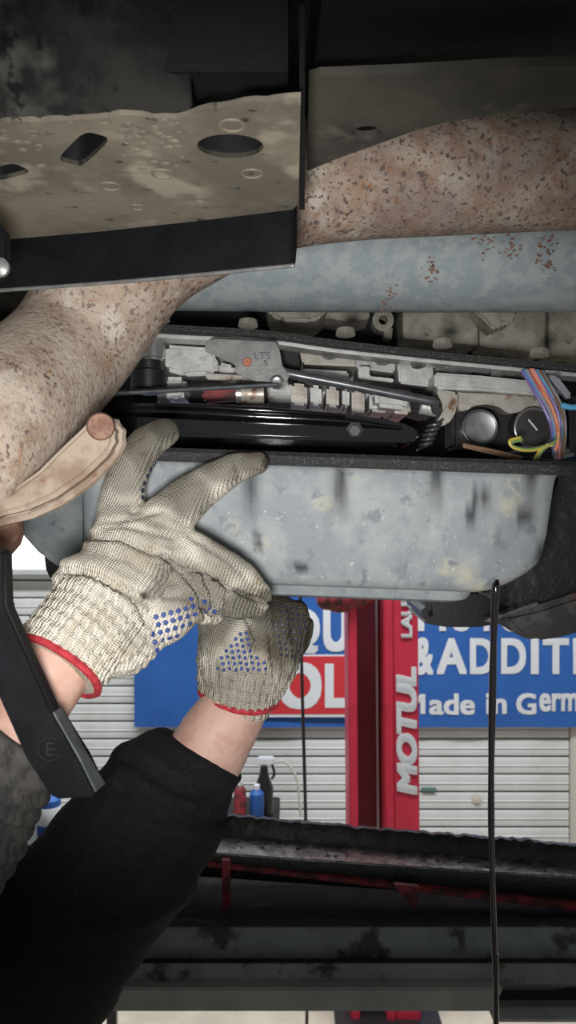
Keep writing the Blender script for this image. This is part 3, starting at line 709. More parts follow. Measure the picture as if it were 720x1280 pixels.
# hooked bracket and scalloped plate on the right
pbox('hook_bracket', [(545, 486), (572, 490), (574, 500), (568, 520), (560, 530), (548, 533), (545, 528), (552, 518), (555, 508)], .77, .80, M['alu_warm'], gb, .002)
sc = [(570, 490), (690, 496), (690, 512), (684, 513), (672, 507), (660, 508), (650, 515), (636, 517), (624, 508), (608, 505), (592, 507), (584, 513), (574, 514)]
pbox('scalloped_plate', sc, .785, .83, M['alu_warm'], gb, .0015)
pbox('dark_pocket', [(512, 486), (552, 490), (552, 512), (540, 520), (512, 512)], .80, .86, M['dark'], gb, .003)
# shift rod with a bent end, and the thin twin rods
MB().tube([W(352, 464, .752), W(366, 468, .75), W(440, 482, .75), W(530, 500, .75), W(541, 503, .752), W(545, 513, .757)], [.0042, .0045, .0045, .0045, .0045, .0042], 14, 5).build('shift_rod', M['rod'], gb)
MB().tube([W(526, 507, .765), W(546, 511, .765)], .008, 16, 2, 'flat').build('rod_bush', M['alu'], gb)
MB().tube([W(143, 492, .735), W(220, 488, .735), W(290, 484, .735), W(346, 481, .735)], .0021, 10, 4).build('thin_rod', M['rod'], gb)
MB().tube([W(143, 489, .745), W(220, 485, .745), W(290, 481, .745), W(340, 479, .745)], .0015, 10, 4).build('thin_rod', M['plastic_black'], gb)
# black strainer, wet with oil
so = [(118, 497), (160, 503), (240, 505), (330, 509), (420, 516), (480, 523), (512, 531), (526, 541), (524, 549), (505, 553), (400, 550), (250, 546), (118, 540)]
pbox('strainer', so, .735, .82, M['wet_black'], gb, .007)
MB().tube([W(120, 513, .733), W(230, 516, .733), W(330, 521, .733), W(420, 526, .733), W(500, 535, .735)], [.004, .0055, .006, .005, .002], 14, 5).build('strainer_seam', M['wet_black'], gb)
MB().tube([W(195, 506, .728), W(260, 509, .728), W(330, 513, .728), W(430, 519, .73)], [.002, .003, .003, .0015], 12, 5).build('strainer_rim', M['wet_black'], gb)
MB().lathe(W(443, 537, .733), (0, -1, -.3), [(.008, 0), (.008, .002), (.005, .004), (.005, .006), (.002, .006)], 6).build('drain_bolt', M['rod'], gb)
# spring
sp = []
for k in range(70):
    a = k / 69; base = W(545, 527, .765).lerp(W(530, 560, .75), a); ang = a * 2 * math.pi * 5.5
    sp.append(base + Vector((.0065 * math.cos(ang), .0065 * math.sin(ang), .002 * math.cos(ang))))
MB().tube(sp, .0013, 7, 1, 'flat').build('spring', M['rod'], gb)
# two round solenoid caps
pbox('cap_housing', [(565, 512), (700, 515), (705, 560), (690, 562), (565, 562)], .80, .84, M['dark'], gb, .004)
MB().lathe(W(600, 534, .775), (0, -1, -.05), [(.0165, -.04), (.0165, 0), (.0150, .0015), (.0140, .001), (.002, .0018)], 32).build('solenoid_cap', M['cap_grey'], gb)
MB().lathe(W(668, 535, .775), (0, -1, -.05), [(.0195, -.04), (.0195, -.002), (.018, -.0005), (.002, -.0003)], 32).build('solenoid_cap', M['cap_dark'], gb)
tor = [W(668, 535, .773) + Vector((.0188 * math.cos(a * math.pi / 16), 0, .0188 * math.sin(a * math.pi / 16))) for a in range(33)]
MB().tube(tor, .0014, 8, 1, None).build('cap_ring', M['chrome'], gb)
MB().tube([W(661, 525, .7735), W(671, 537, .7735)], .0009, 6, 2).build('index_mark', M['print_white'], gb)
tor = [W(600, 534, .774) + Vector((.0165 * math.cos(a * math.pi / 16), 0, .0165 * math.sin(a * math.pi / 16))) for a in range(33)]
MB().tube(tor, .0011, 8, 1, None).build('cap_ring', M['rod'], gb)
# wiring loom
cols = ['purple', 'blue', 'grey', 'red', 'orange', 'pink', 'purple', 'sky', 'brown', 'grey']
for i, cn in enumerate(cols):
    o = (i - 4) * 3.4
    q = [W(664 + o * .8, 462 + abs(o) * .15, .76 - .002 * (i % 3)), W(676 + o * .8, 485, .752), W(690 + o * .75, 510, .748 + .002 * (i % 2)), W(697 + o * .55, 535, .75), W(697 + o * .45, 560 + (i % 3) * 6, .765)]
    MB().tube(q, .0017, 8, 5).build('wire', M['wire_' + cn], gb)
pbox('loom_sleeve', [(684, 468), (698, 470), (716, 494), (712, 500)], .765, .775, M['wire_grey'], gb, .002)
MB().tube([W(704, 507, .745), W(718, 509, .745), W(760, 505, .75)], .0027, 8, 5).build('wire', M['wire_sky'], gb)
pbox('connector', [(712, 495), (760, 495), (760, 570), (714, 570)], .78, .84, M['plastic_black'], gb, .004)
for cn, q in (('brown', [(580, 558), (600, 563), (625, 569), (650, 575)]), ('brown', [(580, 556), (600, 560), (628, 566), (652, 572)]), ('green', [(652, 550), (640, 553), (641, 558), (662, 562), (688, 555), (698, 548)]), ('yellow', [(650, 547), (637, 551), (643, 560), (664, 563), (690, 556)]), ('yellow', [(684, 556), (676, 562), (668, 574)]), ('green', [(688, 556), (678, 563), (671, 576)]), ('orange', [(698, 540), (697, 555), (694, 562)])):
    MB().tube([W(x, y, .705) for x, y in q], .0014, 8, 5).build('wire', M['wire_' + cn], gb)

# ------------------------------------------------------------------ lowered oil pan
tilt = math.radians(6)
PO = W(399, 569.5, .640)
u = Vector((math.cos(.036), 0, -math.sin(.036)))
v = Vector((0, math.cos(tilt), math.sin(tilt))); v = (v - u * v.dot(u)).normalized()
wv = u.cross(v).normalized()
PA, PB = .2065, .215
def rloop(a0, b0, b1, r, h, n=220, dents=False):
    """rounded rectangle loop in the pan's own axes; a0 half width, b0..b1 depth"""
    pts = []
    segs = []
    def arc(cx, cy, s):
        for k in range(9): t = s + k * math.pi / 16; segs.append((cx + r * math.cos(t), cy + r * math.sin(t)))
    N1 = 90
    for k in range(N1): segs.append((-a0 + r + (2 * a0 - 2 * r) * k / N1, b0))
    arc(a0 - r, b0 + r, -math.pi / 2)
    for k in range(1, 20): segs.append((a0, b0 + r + (b1 - b0 - 2 * r) * k / 20))
    arc(a0 - r, b1 - r, 0)
    for k in range(1, 40): segs.append((a0 - r - (2 * a0 - 2 * r) * k / 40, b1))
    arc(-a0 + r, b1 - r, math.pi / 2)
    for k in range(1, 20): segs.append((-a0, b1 - r - (b1 - b0 - 2 * r) * k / 20))
    arc(-a0 + r, b0 + r, math.pi)
    for (U, V) in segs:
        q = V
        if dents and V < b0 + .004:
            for c_, wd, dp_ in [(wx(q_, .64) - PO.x, .009, .003) for q_ in (205, 312, 426, 546, 664)]:
                q += dp_ * math.exp(-((U - c_) / wd) ** 2) * max(0, min(1, (h + .085) / .04))
        pts.append(PO + u * U + v * q + wv * h)
    return pts
def loft(mb, loops, close=True, flip=False):
    b = bmesh.new(); L_ = [[b.verts.new(p) for p in l] for l in loops]; n = len(L_[0])
    for a, c in zip(L_, L_[1:]):
        for k in range(n): b.faces.new((a[k], a[(k + 1) % n], c[(k + 1) % n], c[k]))
    if close: b.faces.new(L_[-1])
    bmesh.ops.recalc_face_normals(b, faces=b.faces[:])
    if flip: bmesh.ops.reverse_faces(b, faces=b.faces[:])
    mb._add(b)
pn = thing('oil_pan', 'large blue-grey gearbox oil pan being lowered by the gloved hands', 'oil pan', W(389, 650, .75))
lv = []   # height, side inset, front inset
for h, iu, iv in ((-.009, .006, .004), (-.0105, .007, .007), (-.014, .008, .009), (-.03, .009, .0105), (-.045, .0095, .012), (-.06, .010, .0135), (-.075, .012, .0145), (-.086, .016, .0155), (-.094, .024, .0165), (-.102, .036, .018), (-.108, .046, .0205), (-.1115, .054, .026), (-.113, .060, .034)):
    lv.append(rloop(PA - iu, iv, PB - iv, .022, h, dents=True))
for h, iu, iv in ((-.1135, .064, .036), (-.122, .068, .039), (-.125, .074, .045)):
    lv.append(rloop(PA - iu, iv, PB - iv, .02, h))
mb = MB(); loft(mb, lv); pano = mb.build('shell', M['pan'], pn)
# scuffs and soot: stored wear values on the shell
me = pano.data; cen = WORLD[pano]; vals = []
def soft(x, a, b): 
    t = max(0, min(1, (x - a) / (b - a))); return t * t * (3 - 2 * t)
bmx = bmesh.new(); bmx.from_mesh(me)
near = [f for f in bmx.faces if f.calc_center_median().z > -10 and f.normal.y < -.5 and f.calc_area() < .002]
bmesh.ops.subdivide_edges(bmx, edges=list({e for f in near for e in f.edges}), cuts=5, use_grid_fill=True)
bmx.to_mesh(me); bmx.free()
me.polygons.foreach_set('use_smooth', [True] * len(me.polygons))
for vt in me.vertices:
    p = vt.co + cen; q = p - Vector((0, 0, ZC)); px = 360 + q.x / q.y * F; py = 640 - q.z / q.y * F
    d = 0.0; nzv = noise.noise(p * 160); n2 = noise.noise(p * 60)
    for cx in (312, 426, 546, 664):
        d = max(d, 1.35 * math.exp(-((px - cx) / (8.5 + 3 * n2)) ** 2) * (1 - soft(py, 600 + 40 * n2, 670)) * soft(py, 565, 600) * (.8 + .5 * nzv))
    for (ax_, ay, bx_, by, wd) in ((576, 657, 603, 607, 5.5), (588, 650, 612, 611, 5.5), (582, 640, 598, 614, 5), (622, 662, 640, 652, 7), (640, 655, 662, 645, 8), (652, 640, 660, 652, 5), (312, 688, 328, 676, 5), (360, 712, 385, 706, 6), (648, 700, 656, 696, 6), (676, 690, 700, 672, 9)):
        t = max(0, min(1, ((px - ax_) * (bx_ - ax_) + (py - ay) * (by - ay)) / ((bx_ - ax_) ** 2 + (by - ay) ** 2)))
        dd = math.hypot(px - ax_ - t * (bx_ - ax_), py - ay - t * (by - ay))
        d = max(d, (1 - soft(dd + 3.5 * nzv, wd * .35, wd)) * (.98 + .4 * n2))
    d = max(d, .55 * soft(px, 690, 716) )
    vals.append(max(0, min(.93, d)))
set_attr(me, 'soot', vals); attr_mix(M['pan'], 'soot', (.025, .027, .032))
lv = [rloop(PA - .0095, .0095, PB - .0095, .02, .0), rloop(PA - .014, .017, PB - .014, .02, -.02), rloop(PA - .02, .021, PB - .018, .02, -.06), rloop(PA - .07, .03, PB - .025, .02, -.104), rloop(PA - .08, .045, PB - .04, .02, -.106)]
mb = MB(); loft(mb, lv, flip=True); mb.build('inner_wall', M['wet_black'], pn)
# rim with gasket
lo_ = [rloop(PA - .010, .010, PB - .010, .02, -.009), rloop(PA + .002, -.002, PB + .002, .026, -.009), rloop(PA + .004, -.004, PB + .004, .027, -.006), rloop(PA + .003, -.004, PB + .003, .027, -.001), rloop(PA, -.001, PB, .026, .002), rloop(PA - .010, .010, PB - .010, .02, .002)]
mb = MB(); loft(mb, lo_ + [lo_[0]], close=False); mb.build('rim_gasket', M['gasket'], pn)

# ------------------------------------------------------------------ oil stream
mb = MB(); pts = []; rad = []
ds_ = .665
for (px, py, r) in ((621, 727, 3), (620, 734, 5.2), (618.5, 760, 5.0), (617, 800, 4.2), (616, 850, 4.8), (615, 900, 4.6), (614, 960, 3.8), (614, 1020, 4.2), (615, 1080, 3.6), (617, 1150, 3.8), (619, 1220, 3.6), (620, 1290, 3.6)):
    pts.append(W(px, py, ds_)); rad.append(r * ds_ / F)
pts.append(Vector((pts[-1].x, ds_, .6))); rad.append(.002); pts.append(Vector((pts[-1].x, ds_, .004))); rad.append(.003)
st = mb.tube(pts, rad, 14, 6).build('oil_stream', M['oil'])
tag(st, 'thin dark stream of oil pouring down from the pan to the floor', 'oil')

# ------------------------------------------------------------------ dark mount behind the pan's lower right
mt = thing('gearbox_mount', 'black rubber gearbox mount and bracket below the right end of the pan', 'mount', W(640, 770, .9))
pbox('mount_pad', [(530, 735), (640, 735), (650, 770), (628, 780), (600, 785), (560, 785), (536, 781), (524, 776), (534, 766)], .84, .96, M['plastic_black'], mt, .006)
pbox('bracket_arm', [(600, 742), (640, 700), (672, 650), (690, 600), (690, 575), (790, 575), (790, 780), (720, 770), (660, 770)], .80, .86, M['grease'], mt, .006)
pbox('bracket_foot', [(620, 770), (672, 758), (790, 720), (790, 774), (700, 798), (672, 802), (650, 797), (640, 786)], .785, .86, M['mount_rust'], mt, .006)
pbox('steel_edge', [(604, 776), (672, 752), (674, 756), (612, 778)], .782, .80, M['tray_steel'], mt, .0005)
# second mount, left of the pan
pbox('rubber_stop', [(52, 680), (84, 690), (86, 716), (74, 734), (64, 728), (56, 712)], .86, .90, M['dark'], gb, .004)
pbox('bell_housing', [(-20, 600), (14, 645), (22, 664), (45, 690), (76, 713), (100, 708), (112, 695), (112, 590), (60, 585)], .79, .93, M['bell'], gb, .008)

# ------------------------------------------------------------------ black bar at the left
br = thing('hanging_bar', 'flat black steel bar slanting down in front of the left forearm', 'bar', W(90, 1000, .47))
bo = [(-70, 330), (-30, 330), (-30, 560), (-16, 680), (6, 690), (8, 758), (36, 822), (66, 888), (101, 950), (121, 990), (118, 997), (67, 1000), (58, 988), (33, 950), (0, 876), (-24, 815), (-44, 740), (-70, 560)]
MB().prism(quad(bo, .47), Vector((0, .014, 0)), .0025, seg=3).build('bar', M['black_paint'], br)
mb = MB(); mb.prism([W(68, 890, .4705) , W(101.5, 949, .4705), W(121, 989, .4705), W(121, 989, .4705) + Vector((.002, .013, 0)), W(101.5, 949, .4705) + Vector((.002, .013, 0)), W(68, 890, .4705) + Vector((.0005, .013, 0))], Vector((-.0012, 0, -.0005))); mb.build('highlight_edge', M['bar_side'], br, smooth=False)  # highlight on the bar's side painted as a paler strip
mb = MB()
cc = W(62, 936, .4695)
for r_ in (.0068,):
    tor = [cc + Vector((r_ * math.cos(a * math.pi / 14 + 1), 0, r_ * math.sin(a * math.pi / 14 + 1))) for a in range(22)]
    mb.tube(tor, .0005, 6, 1)
text_fit(mb, 'E', cc.x - .002, cc.x + .003, cc.z - .004, cc.z + .004, .4692, thick=.0008, bold=0)
mb.build('embossed_mark', M['emboss'], br)

# ================================================================== THE PERSON
pe = thing('person', 'person in black jersey and dotted work gloves reaching up from the left', 'person', (-.53, .52, 0))
def chain(mb, pts, seg=18, n=6, cap='round'):
    """pts: (px, py, depth, radius in px)"""
    mb.tube([W(a, b, c) for a, b, c, r in pts], [r * c / F for a, b, c, r in pts], seg, n, cap)
def chain3(mb, pts, seg=18, n=6):
    mb.tube([Vector(p[:3]) for p in pts], [p[3] for p in pts], seg, n)
def displace(me, fn):
    me.calc_loop_triangles()
    N_ = [v_.normal.copy() for v_ in me.vertices]
    for v_, n_ in zip(me.vertices, N_): v_.co += n_ * fn(v_.co, n_)
def pix(p):
    q = p - Vector((0, 0, ZC)); return 360 + q.x / q.y * F, 640 - q.z / q.y * F
def seg_dist(px, py, line):
    best = 1e9
    for (ax_, ay), (bx_, by) in zip(line, line[1:]):
        t = max(0, min(1, ((px - ax_) * (bx_ - ax_) + (py - ay) * (by - ay)) / ((bx_ - ax_) ** 2 + (by - ay) ** 2)))
        best = min(best, math.hypot(px - ax_ - t * (bx_ - ax_), py - ay - t * (by - ay)))
    return best
# ---- body (forearms, torso, head in one mesh)
RS, LS = Vector((-.52, .33, 1.43)), Vector((-.47, .70, 1.43))
RE, LE = Vector((-.30, .475, 1.43)), Vector((-.215, .635, 1.385))
mb = MB()
rw = W(70, 834, .541); lw = W(297, 876, .70)
chain3(mb, [(*W(120, 770, .578), .025), (*rw, .0255), (*W(38, 884, .529), .0255), (*W(2, 942, .529), .0265), (*W(-45, 1025, .525), .030), (*RE, .040), (*RE.lerp(RS, .5), .045), (*RS, .052)])
chain3(mb, [(*W(315, 820, .70), .026), (*lw, .0290), (*W(270, 920, .693), .0330), (*W(235, 972, .686), .035), (*LE, .042), (*LE.lerp(LS, .5), .046), (*LS, .052)])
chain3(mb, [(*RS, .06), (-.52, .52, 1.46, .075), (*LS, .06)])
chain3(mb, [(-.53, .45, 1.40, .09), (-.53, .45, 1.2, .10), (-.53, .46, 1.0, .095), (-.53, .47, .92, .09)]); chain3(mb, [(-.53, .59, 1.40, .09), (-.53, .59, 1.2, .10), (-.53, .58, 1.0, .095), (-.53, .57, .92, .09)])
chain3(mb, [(-.515, .52, 1.45, .058), (-.505, .52, 1.53, .055), (-.50, .52, 1.58, .056)])
hc = Vector((-.495, .52, 1.655))
mb.sphere(hc, .092, 1.05, .84, 1.12, sub=4); mb.sphere(hc + Vector((.03, 0, -.045)), .068, .95, .8, 1.0, sub=3)
mb.sphere(hc + Vector((.098, 0, -.015)), .016, 1, .8, 1.5, sub=3); mb.sphere(hc + Vector((.088, 0, -.062)), .018, .6, 1.3, .5, sub=3)
for s in (-1, 1): mb.sphere(hc + Vector((-.005, s * .08, -.01)), .026, .7, .35, 1.1, sub=3)
chain3(mb, [(-.53, .45, .92, .085), (-.52, .44, .5, .06), (-.53, .44, .1, .045)]); chain3(mb, [(-.53, .59, .92, .085), (-.52, .60, .5, .06), (-.53, .60, .1, .045)])
me = mb.remesh(.006, 3)
body = from_mesh('body', me, M['skin'], pe)
for s in (-1, 1):
    MB().sphere(hc + Vector((.086, s * .033, .008)), .011, sub=2).build('eye', M['print_white'], pe)
mb = MB(); mb.sphere(hc + Vector((-.006, 0, .03)), .097, 1.06, .88, .95, sub=3); mb.prism([hc + Vector((.075 + .07 * math.cos(a), .07 * math.sin(a), .05 - .015 * math.cos(a))) for a in [k * math.pi / 10 - math.pi / 2 for k in range(11)]], Vector((0, 0, .006)))
mb.build('cap', M['trousers'], pe)
# ---- jersey: torso and the left sleeve
mb = MB()
chain(mb, [(256, 940, .690, 60), (248, 952, .688, 61), (215, 980, .682, 76), (182, 1028, .672, 92), (128, 1102, .66, 99), (64, 1176, .645, 100)], 28, 6, 'flat')
chain3(mb, [(*W(64, 1176, .645), .0645), (*LE, .076), (*(LE.lerp(LS, .5) + Vector((0, 0, -.02))), .088), (*LS, .085)], 28)
chain3(mb, [(*RS, .08), (-.53, .52, 1.45, .09), (*LS, .08)], 28)
chain3(mb, [(-.54, .44, 1.38, .115), (-.54, .44, 1.2, .125), (-.54, .45, 1.0, .12), (-.54, .46, .86, .12)], 28); chain3(mb, [(-.54, .60, 1.38, .115), (-.54, .60, 1.2, .125), (-.54, .59, 1.0, .12), (-.54, .58, .86, .12)], 28)
me = mb.remesh(.0065, 3)
wr = [[(160, 950), (215, 985), (270, 1000)], [(150, 985), (200, 1020), (268, 1030)], [(215, 1055), (160, 1090), (110, 1090)], [(250, 1060), (200, 1110), (160, 1130)], [(225, 1110), (170, 1140), (100, 1150)]]
def fold(p, n):
    if p.x < -.36: return .004 * noise.noise(p * 14)
    px, py = pix(p); d = .0035 * noise.noise(Vector((p.x * 22 + p.z * 26, p.y * 14, p.z * 6)))
    for l in wr:
        e = seg_dist(px, py, l); d += -.005 * math.exp(-(e / 7) ** 2) + .0045 * math.exp(-((e - 14) / 8) ** 2)
    return d
displace(me, fold)
jer = from_mesh('jersey', me, M['jacket'], pe)
def hem_ring(c, axis, r, tube, name, m, parent, squash=1.0, wob=0, side=Vector((0, 1, 0))):
    axis = axis.normalized(); a = (side - axis * side.dot(axis)).normalized(); b = axis.cross(a)
    pts = [c + a * r * squash * math.cos(t) + b * r * math.sin(t) for t in [k * 2 * math.pi / 40 for k in range(41)]]
    return MB().tube(pts, tube, 10, 1, None).build(name, m, parent)
# ---- grey knit sleeve of the near arm
mb = MB()
chain(mb, [(24, 912, .532, 72), (0, 948, .528, 76), (-45, 1025, .525, 82)], 30, 6, 'flat')
chain3(mb, [(*W(-45, 1025, .525), .045), (*RE, .058), (*RE.lerp(RS, .5), .066), (*RS, .08)], 28)
me = mb.remesh(.004, 3)
axs = (W(-45, 1025, .525) - W(24, 912, .532)).normalized()
def rib(p, n):
    t = (p - W(24, 912, .532)).dot(axs); return .0016 * math.sin(t * 2 * math.pi / .013 + 2 * noise.noise(p * 35)) + .0016 * noise.noise(p * 60)
displace(me, rib)
from_mesh('sleeve', me, M['knit_grey'], pe)
# ---- trousers and boots
mb = MB()
for y_ in (.45, .59):
    chain3(mb, [(-.54, y_, .92, .115), (-.53, y_, .7, .095), (-.52, y_ + (.01 if y_ > .5 else -.01), .5, .08), (-.53, y_ + (.01 if y_ > .5 else -.01), .10, .07)], 20)
from_mesh('trousers', mb.remesh(.012, 3), M['trousers'], pe)
for y_ in (.44, .60):
    mb = MB(); chain3(mb, [(-.55, y_, .16, .055), (-.54, y_, .055, .05), (-.45, y_, .042, .045), (-.38, y_, .036, .036)]); 
    me = mb.remesh(.008, 2)
    for v_ in me.vertices: v_.co.z = max(v_.co.z, .0)
    from_mesh('boot', me, M['boot'], pe)

# ---- gloves
def finish_glove(me, axis0, axis1, creases, cuff0, cuff_len, rib_n, dirt):
    """adds ribs on the cuff, folds, knit coordinates and stains"""
    ax_ = (axis1 - axis0).normalized(); side = Vector((0, 1, 0)); a = (side - ax_ * side.dot(ax_)).normalized(); b = ax_.cross(a)
    def fn(p, n):
        q = p - axis0; t = q.dot(ax_); d = 0
        th = math.atan2((q - ax_ * t).dot(b), (q - ax_ * t).dot(a))
        c = 1 - soft(t, cuff_len * .8, cuff_len * 1.15)
        c *= max(0, 1 - 1.3 * abs(n.dot(ax_)))
        d += c * (.0017 * math.sin(th * rib_n) + .0008 * math.sin(t * 2 * math.pi / .0085 + 1.5 * math.sin(th * 2)) )
        px, py = pix(p)
        if n.y < .3:
            for line, wd, dep in creases:
                e = seg_dist(px, py, line)
                if e < wd * 5: d += -dep * math.exp(-(e / wd) ** 2) + dep * .55 * math.exp(-((e - wd * 2.2) / (wd * 1.3)) ** 2)
        d += .0006 * noise.noise(p * 120) + .0009 * noise.noise(p * 45)
        return d
    displace(me, fn)
    kn = []; dv = []
    for v_ in me.vertices:
        q = v_.co - axis0; t = q.dot(ax_); th = math.atan2((q - ax_ * t).dot(b), (q - ax_ * t).dot(a))
        s = q.dot(b)
        kn += [s + .35 * q.dot(a), t, 0]
        px, py = pix(v_.co); d = 0; n1 = noise.noise(v_.co * 70); n2 = noise.noise(v_.co * 25)
        for (cx, cy, r, k) in dirt: d = max(d, k * (1 - soft(math.hypot(px - cx, py - cy) * (1 + .35 * n2) + r * .25 * n1, r * .35, r)))
        d = max(d, .30 * max(0, n2 + .4 * n1 + .1))
        dv.append(max(0, min(.92, d)))
    at = me.attributes.new('knit', 'FLOAT_VECTOR', 'POINT'); at.data.foreach_set('vector', kn)
    set_attr(me, 'dirt', dv)
def dots(me, pts, r, name, m, parent):
    bvh = BVHTree.FromPolygons([v_.co for v_ in me.vertices], [p.vertices[:] for p in me.polygons])
    mb = MB(); e = Vector((0, 0, ZC))
    for px, py in pts:
        h = bvh.ray_cast(e, (W(px, py, 1) - e).normalized())
        if h[0] is None: continue
        mb.sphere(h[0], r, 1, 1, .55, rot=h[1].to_track_quat('Z', 'Y'), sub=1)
    return tag(mb.build(name, m, parent), kind='stuff')
def inside(px, py, poly):
    c = False
    for (x1_, y1_), (x2_, y2_) in zip(poly, poly[1:] + poly[:1]):
        if (y1_ > py) != (y2_ > py) and px < (x2_ - x1_) * (py - y1_) / (y2_ - y1_) + x1_: c = not c
    return c
# near glove, back of the hand to the viewer
mb = MB()
# cuff and hand
chain(mb, [(70, 834, .540, 60), (81, 820, .545, 61), (102, 795, .556, 62), (130, 762, .573, 62)], 32, 6, 'flat')
chain(mb, [(88, 770, .564, 30), (104, 722, .58, 32)], 24)
chain(mb, [(150, 815, .565, 34), (172, 790, .58, 36)], 24)
chain(mb, [(128, 760, .58, 58), (158, 715, .588, 57), (178, 690, .595, 50)], 30)
chain(mb, [(104, 735, .586, 34), (132, 695, .593, 30), (150, 655, .60, 30)], 24)
chain(mb, [(165, 790, .585, 34), (205, 770, .59, 36), (228, 740, .598, 36)], 24)
# thumb over the rim
chain(mb, [(146, 668, .603, 30), (152, 628, .607, 27), (161, 590, .610, 25.5), (182, 557, .614, 23), (206, 541, .620, 18.5)], 22)
# index finger along the pan wall
chain(mb, [(172, 690, .597, 38), (208, 650, .603, 33), (246, 615, .609, 26.5), (288, 589, .614, 20.5), (322, 579, .618, 14.5)], 22)
# middle finger folded to the right, tip under the pan
chain(mb, [(180, 705, .597, 40), (228, 690, .597, 30), (275, 704, .601, 21.5), (308, 724, .612, 17.5), (327, 740, .622, 12)], 22)
# ring finger
chain(mb, [(182, 735, .595, 38), (222, 733, .597, 27), (260, 742, .602, 20), (294, 756, .613, 18), (318, 759, .624, 15)], 22)
# little finger tucked under
chain(mb, [(186, 760, .59, 34), (222, 762, .602, 23), (250, 765, .611, 15), (268, 768, .620, 13)], 20)
me = mb.remesh(.0022, 5)
cre = [([(78, 714), (112, 716), (150, 735), (186, 752)], 5, .0040), ([(112, 672), (150, 672), (190, 690), (222, 700)], 4, .0034), ([(235, 668), (285, 700), (330, 745)], 3.5, .0015),
       ([(212, 704), (262, 722), (300, 741), (330, 752)], 3, .0035), ([(205, 698), (235, 722), (252, 748), (256, 768)], 3.5, .0048), ([(270, 724), (284, 736), (283, 752)], 3, .0032), ([(252, 724), (262, 738), (264, 758)], 3, .0030),
       ([(130, 652), (165, 650), (196, 640)], 3, .0014), ([(128, 662), (170, 660), (215, 672)], 3, .0013), ([(165, 640), (205, 640), (232, 655)], 3, .0010), ([(205, 745), (235, 745), (250, 760)], 4, .0020), ([(120, 690), (160, 700), (200, 725)], 4, .0012)]
A0, A1 = W(70, 834, .540), W(150, 725, .585)
finish_glove(me, A0, A1, cre, A0, .062, 30, [(212, 530, 46, .88), (180, 552, 56, .74), (156, 592, 48, .58), (145, 630, 40, .3), (340, 578, 22, .96), (318, 576, 38, .76), (280, 582, 48, .64), (240, 620, 48, .66), (215, 600, 40, .58), (180, 745, 7, .97), (190, 742, 16, .6), (305, 758, 46, .76), (255, 738, 50, .66), (215, 722, 50, .58), (282, 700, 48, .48), (165, 700, 50, .3), (170, 800, 30, .25), (330, 745, 18, .8), (240, 765, 30, .3), (200, 660, 30, .3), (125, 690, 22, .3)])
dm = me.copy()
gl = from_mesh('glove', me, M['glove'], pe)
polyA = [(188, 768), (208, 758), (246, 746), (252, 760), (246, 778), (228, 790), (212, 812), (192, 820)]
pts = [(190 + i * 9.2 + j * 2.6, 752 + j * 9.6 - i * 2.6) for i in range(-2, 10) for j in range(-1, 9)]
dots(dm, [p for p in pts if inside(*p, polyA)] + [(256, 752), (262, 760), (257, 764), (268, 764)], .0023, 'grip_dots', M['dot_blue'], gl)
dots(dm, [(178, 622), (178, 613), (180, 604), (184, 595), (188, 587), (193, 580), (199, 573), (205, 567), (212, 561)], .0022, 'oily_grip_dots', M['dot_dark'], gl)
# red hem, following the open end of the cuff
def hem_from_mesh(m_, c, axis, off, rad, name, parent):
    """red overlock thread: rays outward from the wrist axis find the cuff's edge"""
    bvh = BVHTree.FromPolygons([v_.co for v_ in m_.vertices], [p.vertices[:] for p in m_.polygons])
    axis = axis.normalized(); a = (Vector((0, 1, 0)) - axis * axis.y).normalized(); b = axis.cross(a); pts = []
    for k in range(48):
        t = 2 * math.pi * k / 48; d_ = a * math.cos(t) + b * math.sin(t)
        h = bvh.ray_cast(c + axis * off + d_ * .3, -d_)
        pts.append(h[0] if h[0] is not None else c + d_ * .03)
    pts = [(pts[k - 1] + pts[k] * 2 + pts[(k + 1) % 48]) / 4 for k in range(48)]
    pts.append(pts[0])
    mb = MB(); mb.tube(pts, rad, 8, 2, None)
    return mb.build(name, M['hem'], parent)
hem_from_mesh(dm, W(70, 834, .540), A1 - A0, .0005, .0028, 'hem', gl)

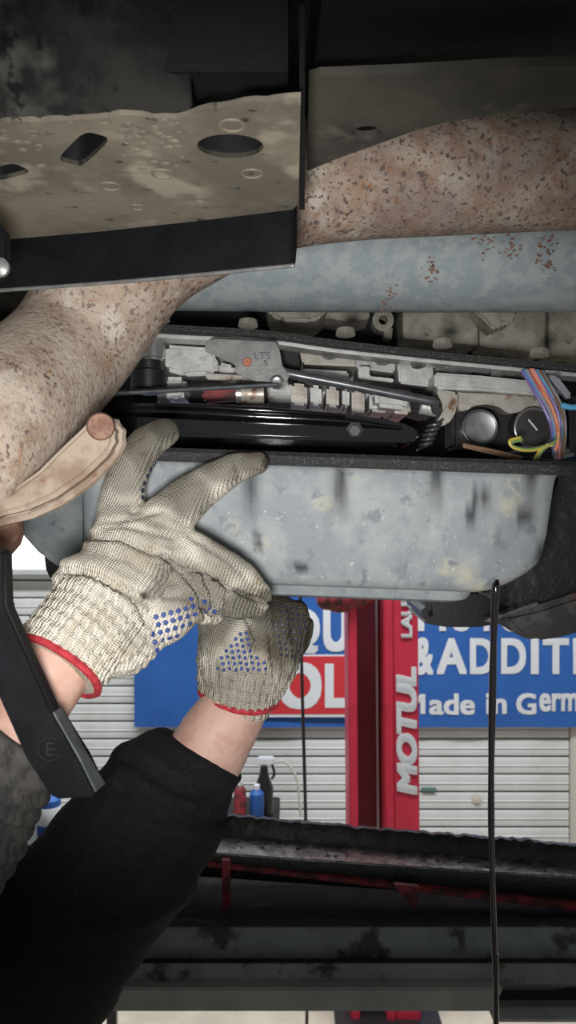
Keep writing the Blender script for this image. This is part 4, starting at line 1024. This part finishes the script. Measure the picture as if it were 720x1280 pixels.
# far glove, palm toward the viewer, fingers up under the pan
mb = MB()
chain(mb, [(298, 872, .70, 44), (303, 845, .70, 50), (308, 815, .70, 52)], 30)
chain(mb, [(270, 864, .705, 22), (272, 835, .70, 25), (274, 800, .695, 27)], 22)
chain(mb, [(326, 868, .705, 24), (340, 835, .70, 30), (348, 800, .70, 32)], 22)
chain(mb, [(290, 830, .688, 40), (286, 800, .685, 38), (284, 782, .69, 30)], 24)
chain(mb, [(276, 800, .69, 26), (270, 770, .685, 22), (286, 766, .685, 15)], 20)
chain(mb, [(318, 815, .695, 30), (324, 785, .69, 21), (327, 770, .69, 17), (330, 755, .70, 15)], 20)
chain(mb, [(345, 810, .692, 26), (350, 782, .686, 19), (352, 770, .69, 16), (354, 757, .705, 14)], 20)
chain(mb, [(356, 815, .70, 22), (368, 790, .695, 18), (372, 768, .70, 16), (372, 762, .715, 13)], 20)
chain(mb, [(358, 820, .71, 18), (374, 800, .71, 15), (380, 782, .715, 13)], 20)
me = mb.remesh(.0024, 5)
cre = [([(336, 745), (338, 790), (342, 840)], 3, .0030), ([(362, 760), (366, 800)], 3, .0018), ([(310, 775), (322, 800), (318, 820)], 4, .0022), ([(255, 790), (275, 805), (285, 830)], 4, .0012), ([(250, 835), (300, 848), (350, 840)], 4, .0010)]
B0, B1 = W(298, 872, .70), W(310, 800, .695)
finish_glove(me, B0, B1, cre, B0, .042, 26, [(374, 775, 90, .92), (352, 790, 70, .82), (330, 760, 46, .86), (322, 800, 34, .7), (340, 750, 50, .92), (262, 785, 54, .66), (300, 860, 80, .45)])
dm = me.copy()
g2 = from_mesh('glove', me, M['glove'], pe)
polyB = [(271, 822), (290, 806), (304, 784), (312, 786), (320, 816), (336, 826), (336, 838), (300, 842), (272, 840)]
pts = [(262 + i * 7.4 + j * 1.5, 784 + j * 7.4 + (i % 2) * 1.5) for i in range(16) for j in range(9)]
dots(dm, [p for p in pts if inside(*p, polyB)], .0019, 'grip_dots', M['dot_blue'], g2)
polyC = [(344, 754), (370, 758), (384, 772), (380, 806), (366, 826), (346, 826)]
pts = [(342 + i * 7.2 + j * 1.2, 756 + j * 7.8 + i * 1.2) for i in range(8) for j in range(11)]
dots(dm, [p for p in pts if inside(*p, polyC)], .0019, 'oily_grip_dots', M['dot_dark'], g2)
hem_from_mesh(dm, W(298, 872, .70), B1 - B0, -.0015, .0028, 'hem', g2)
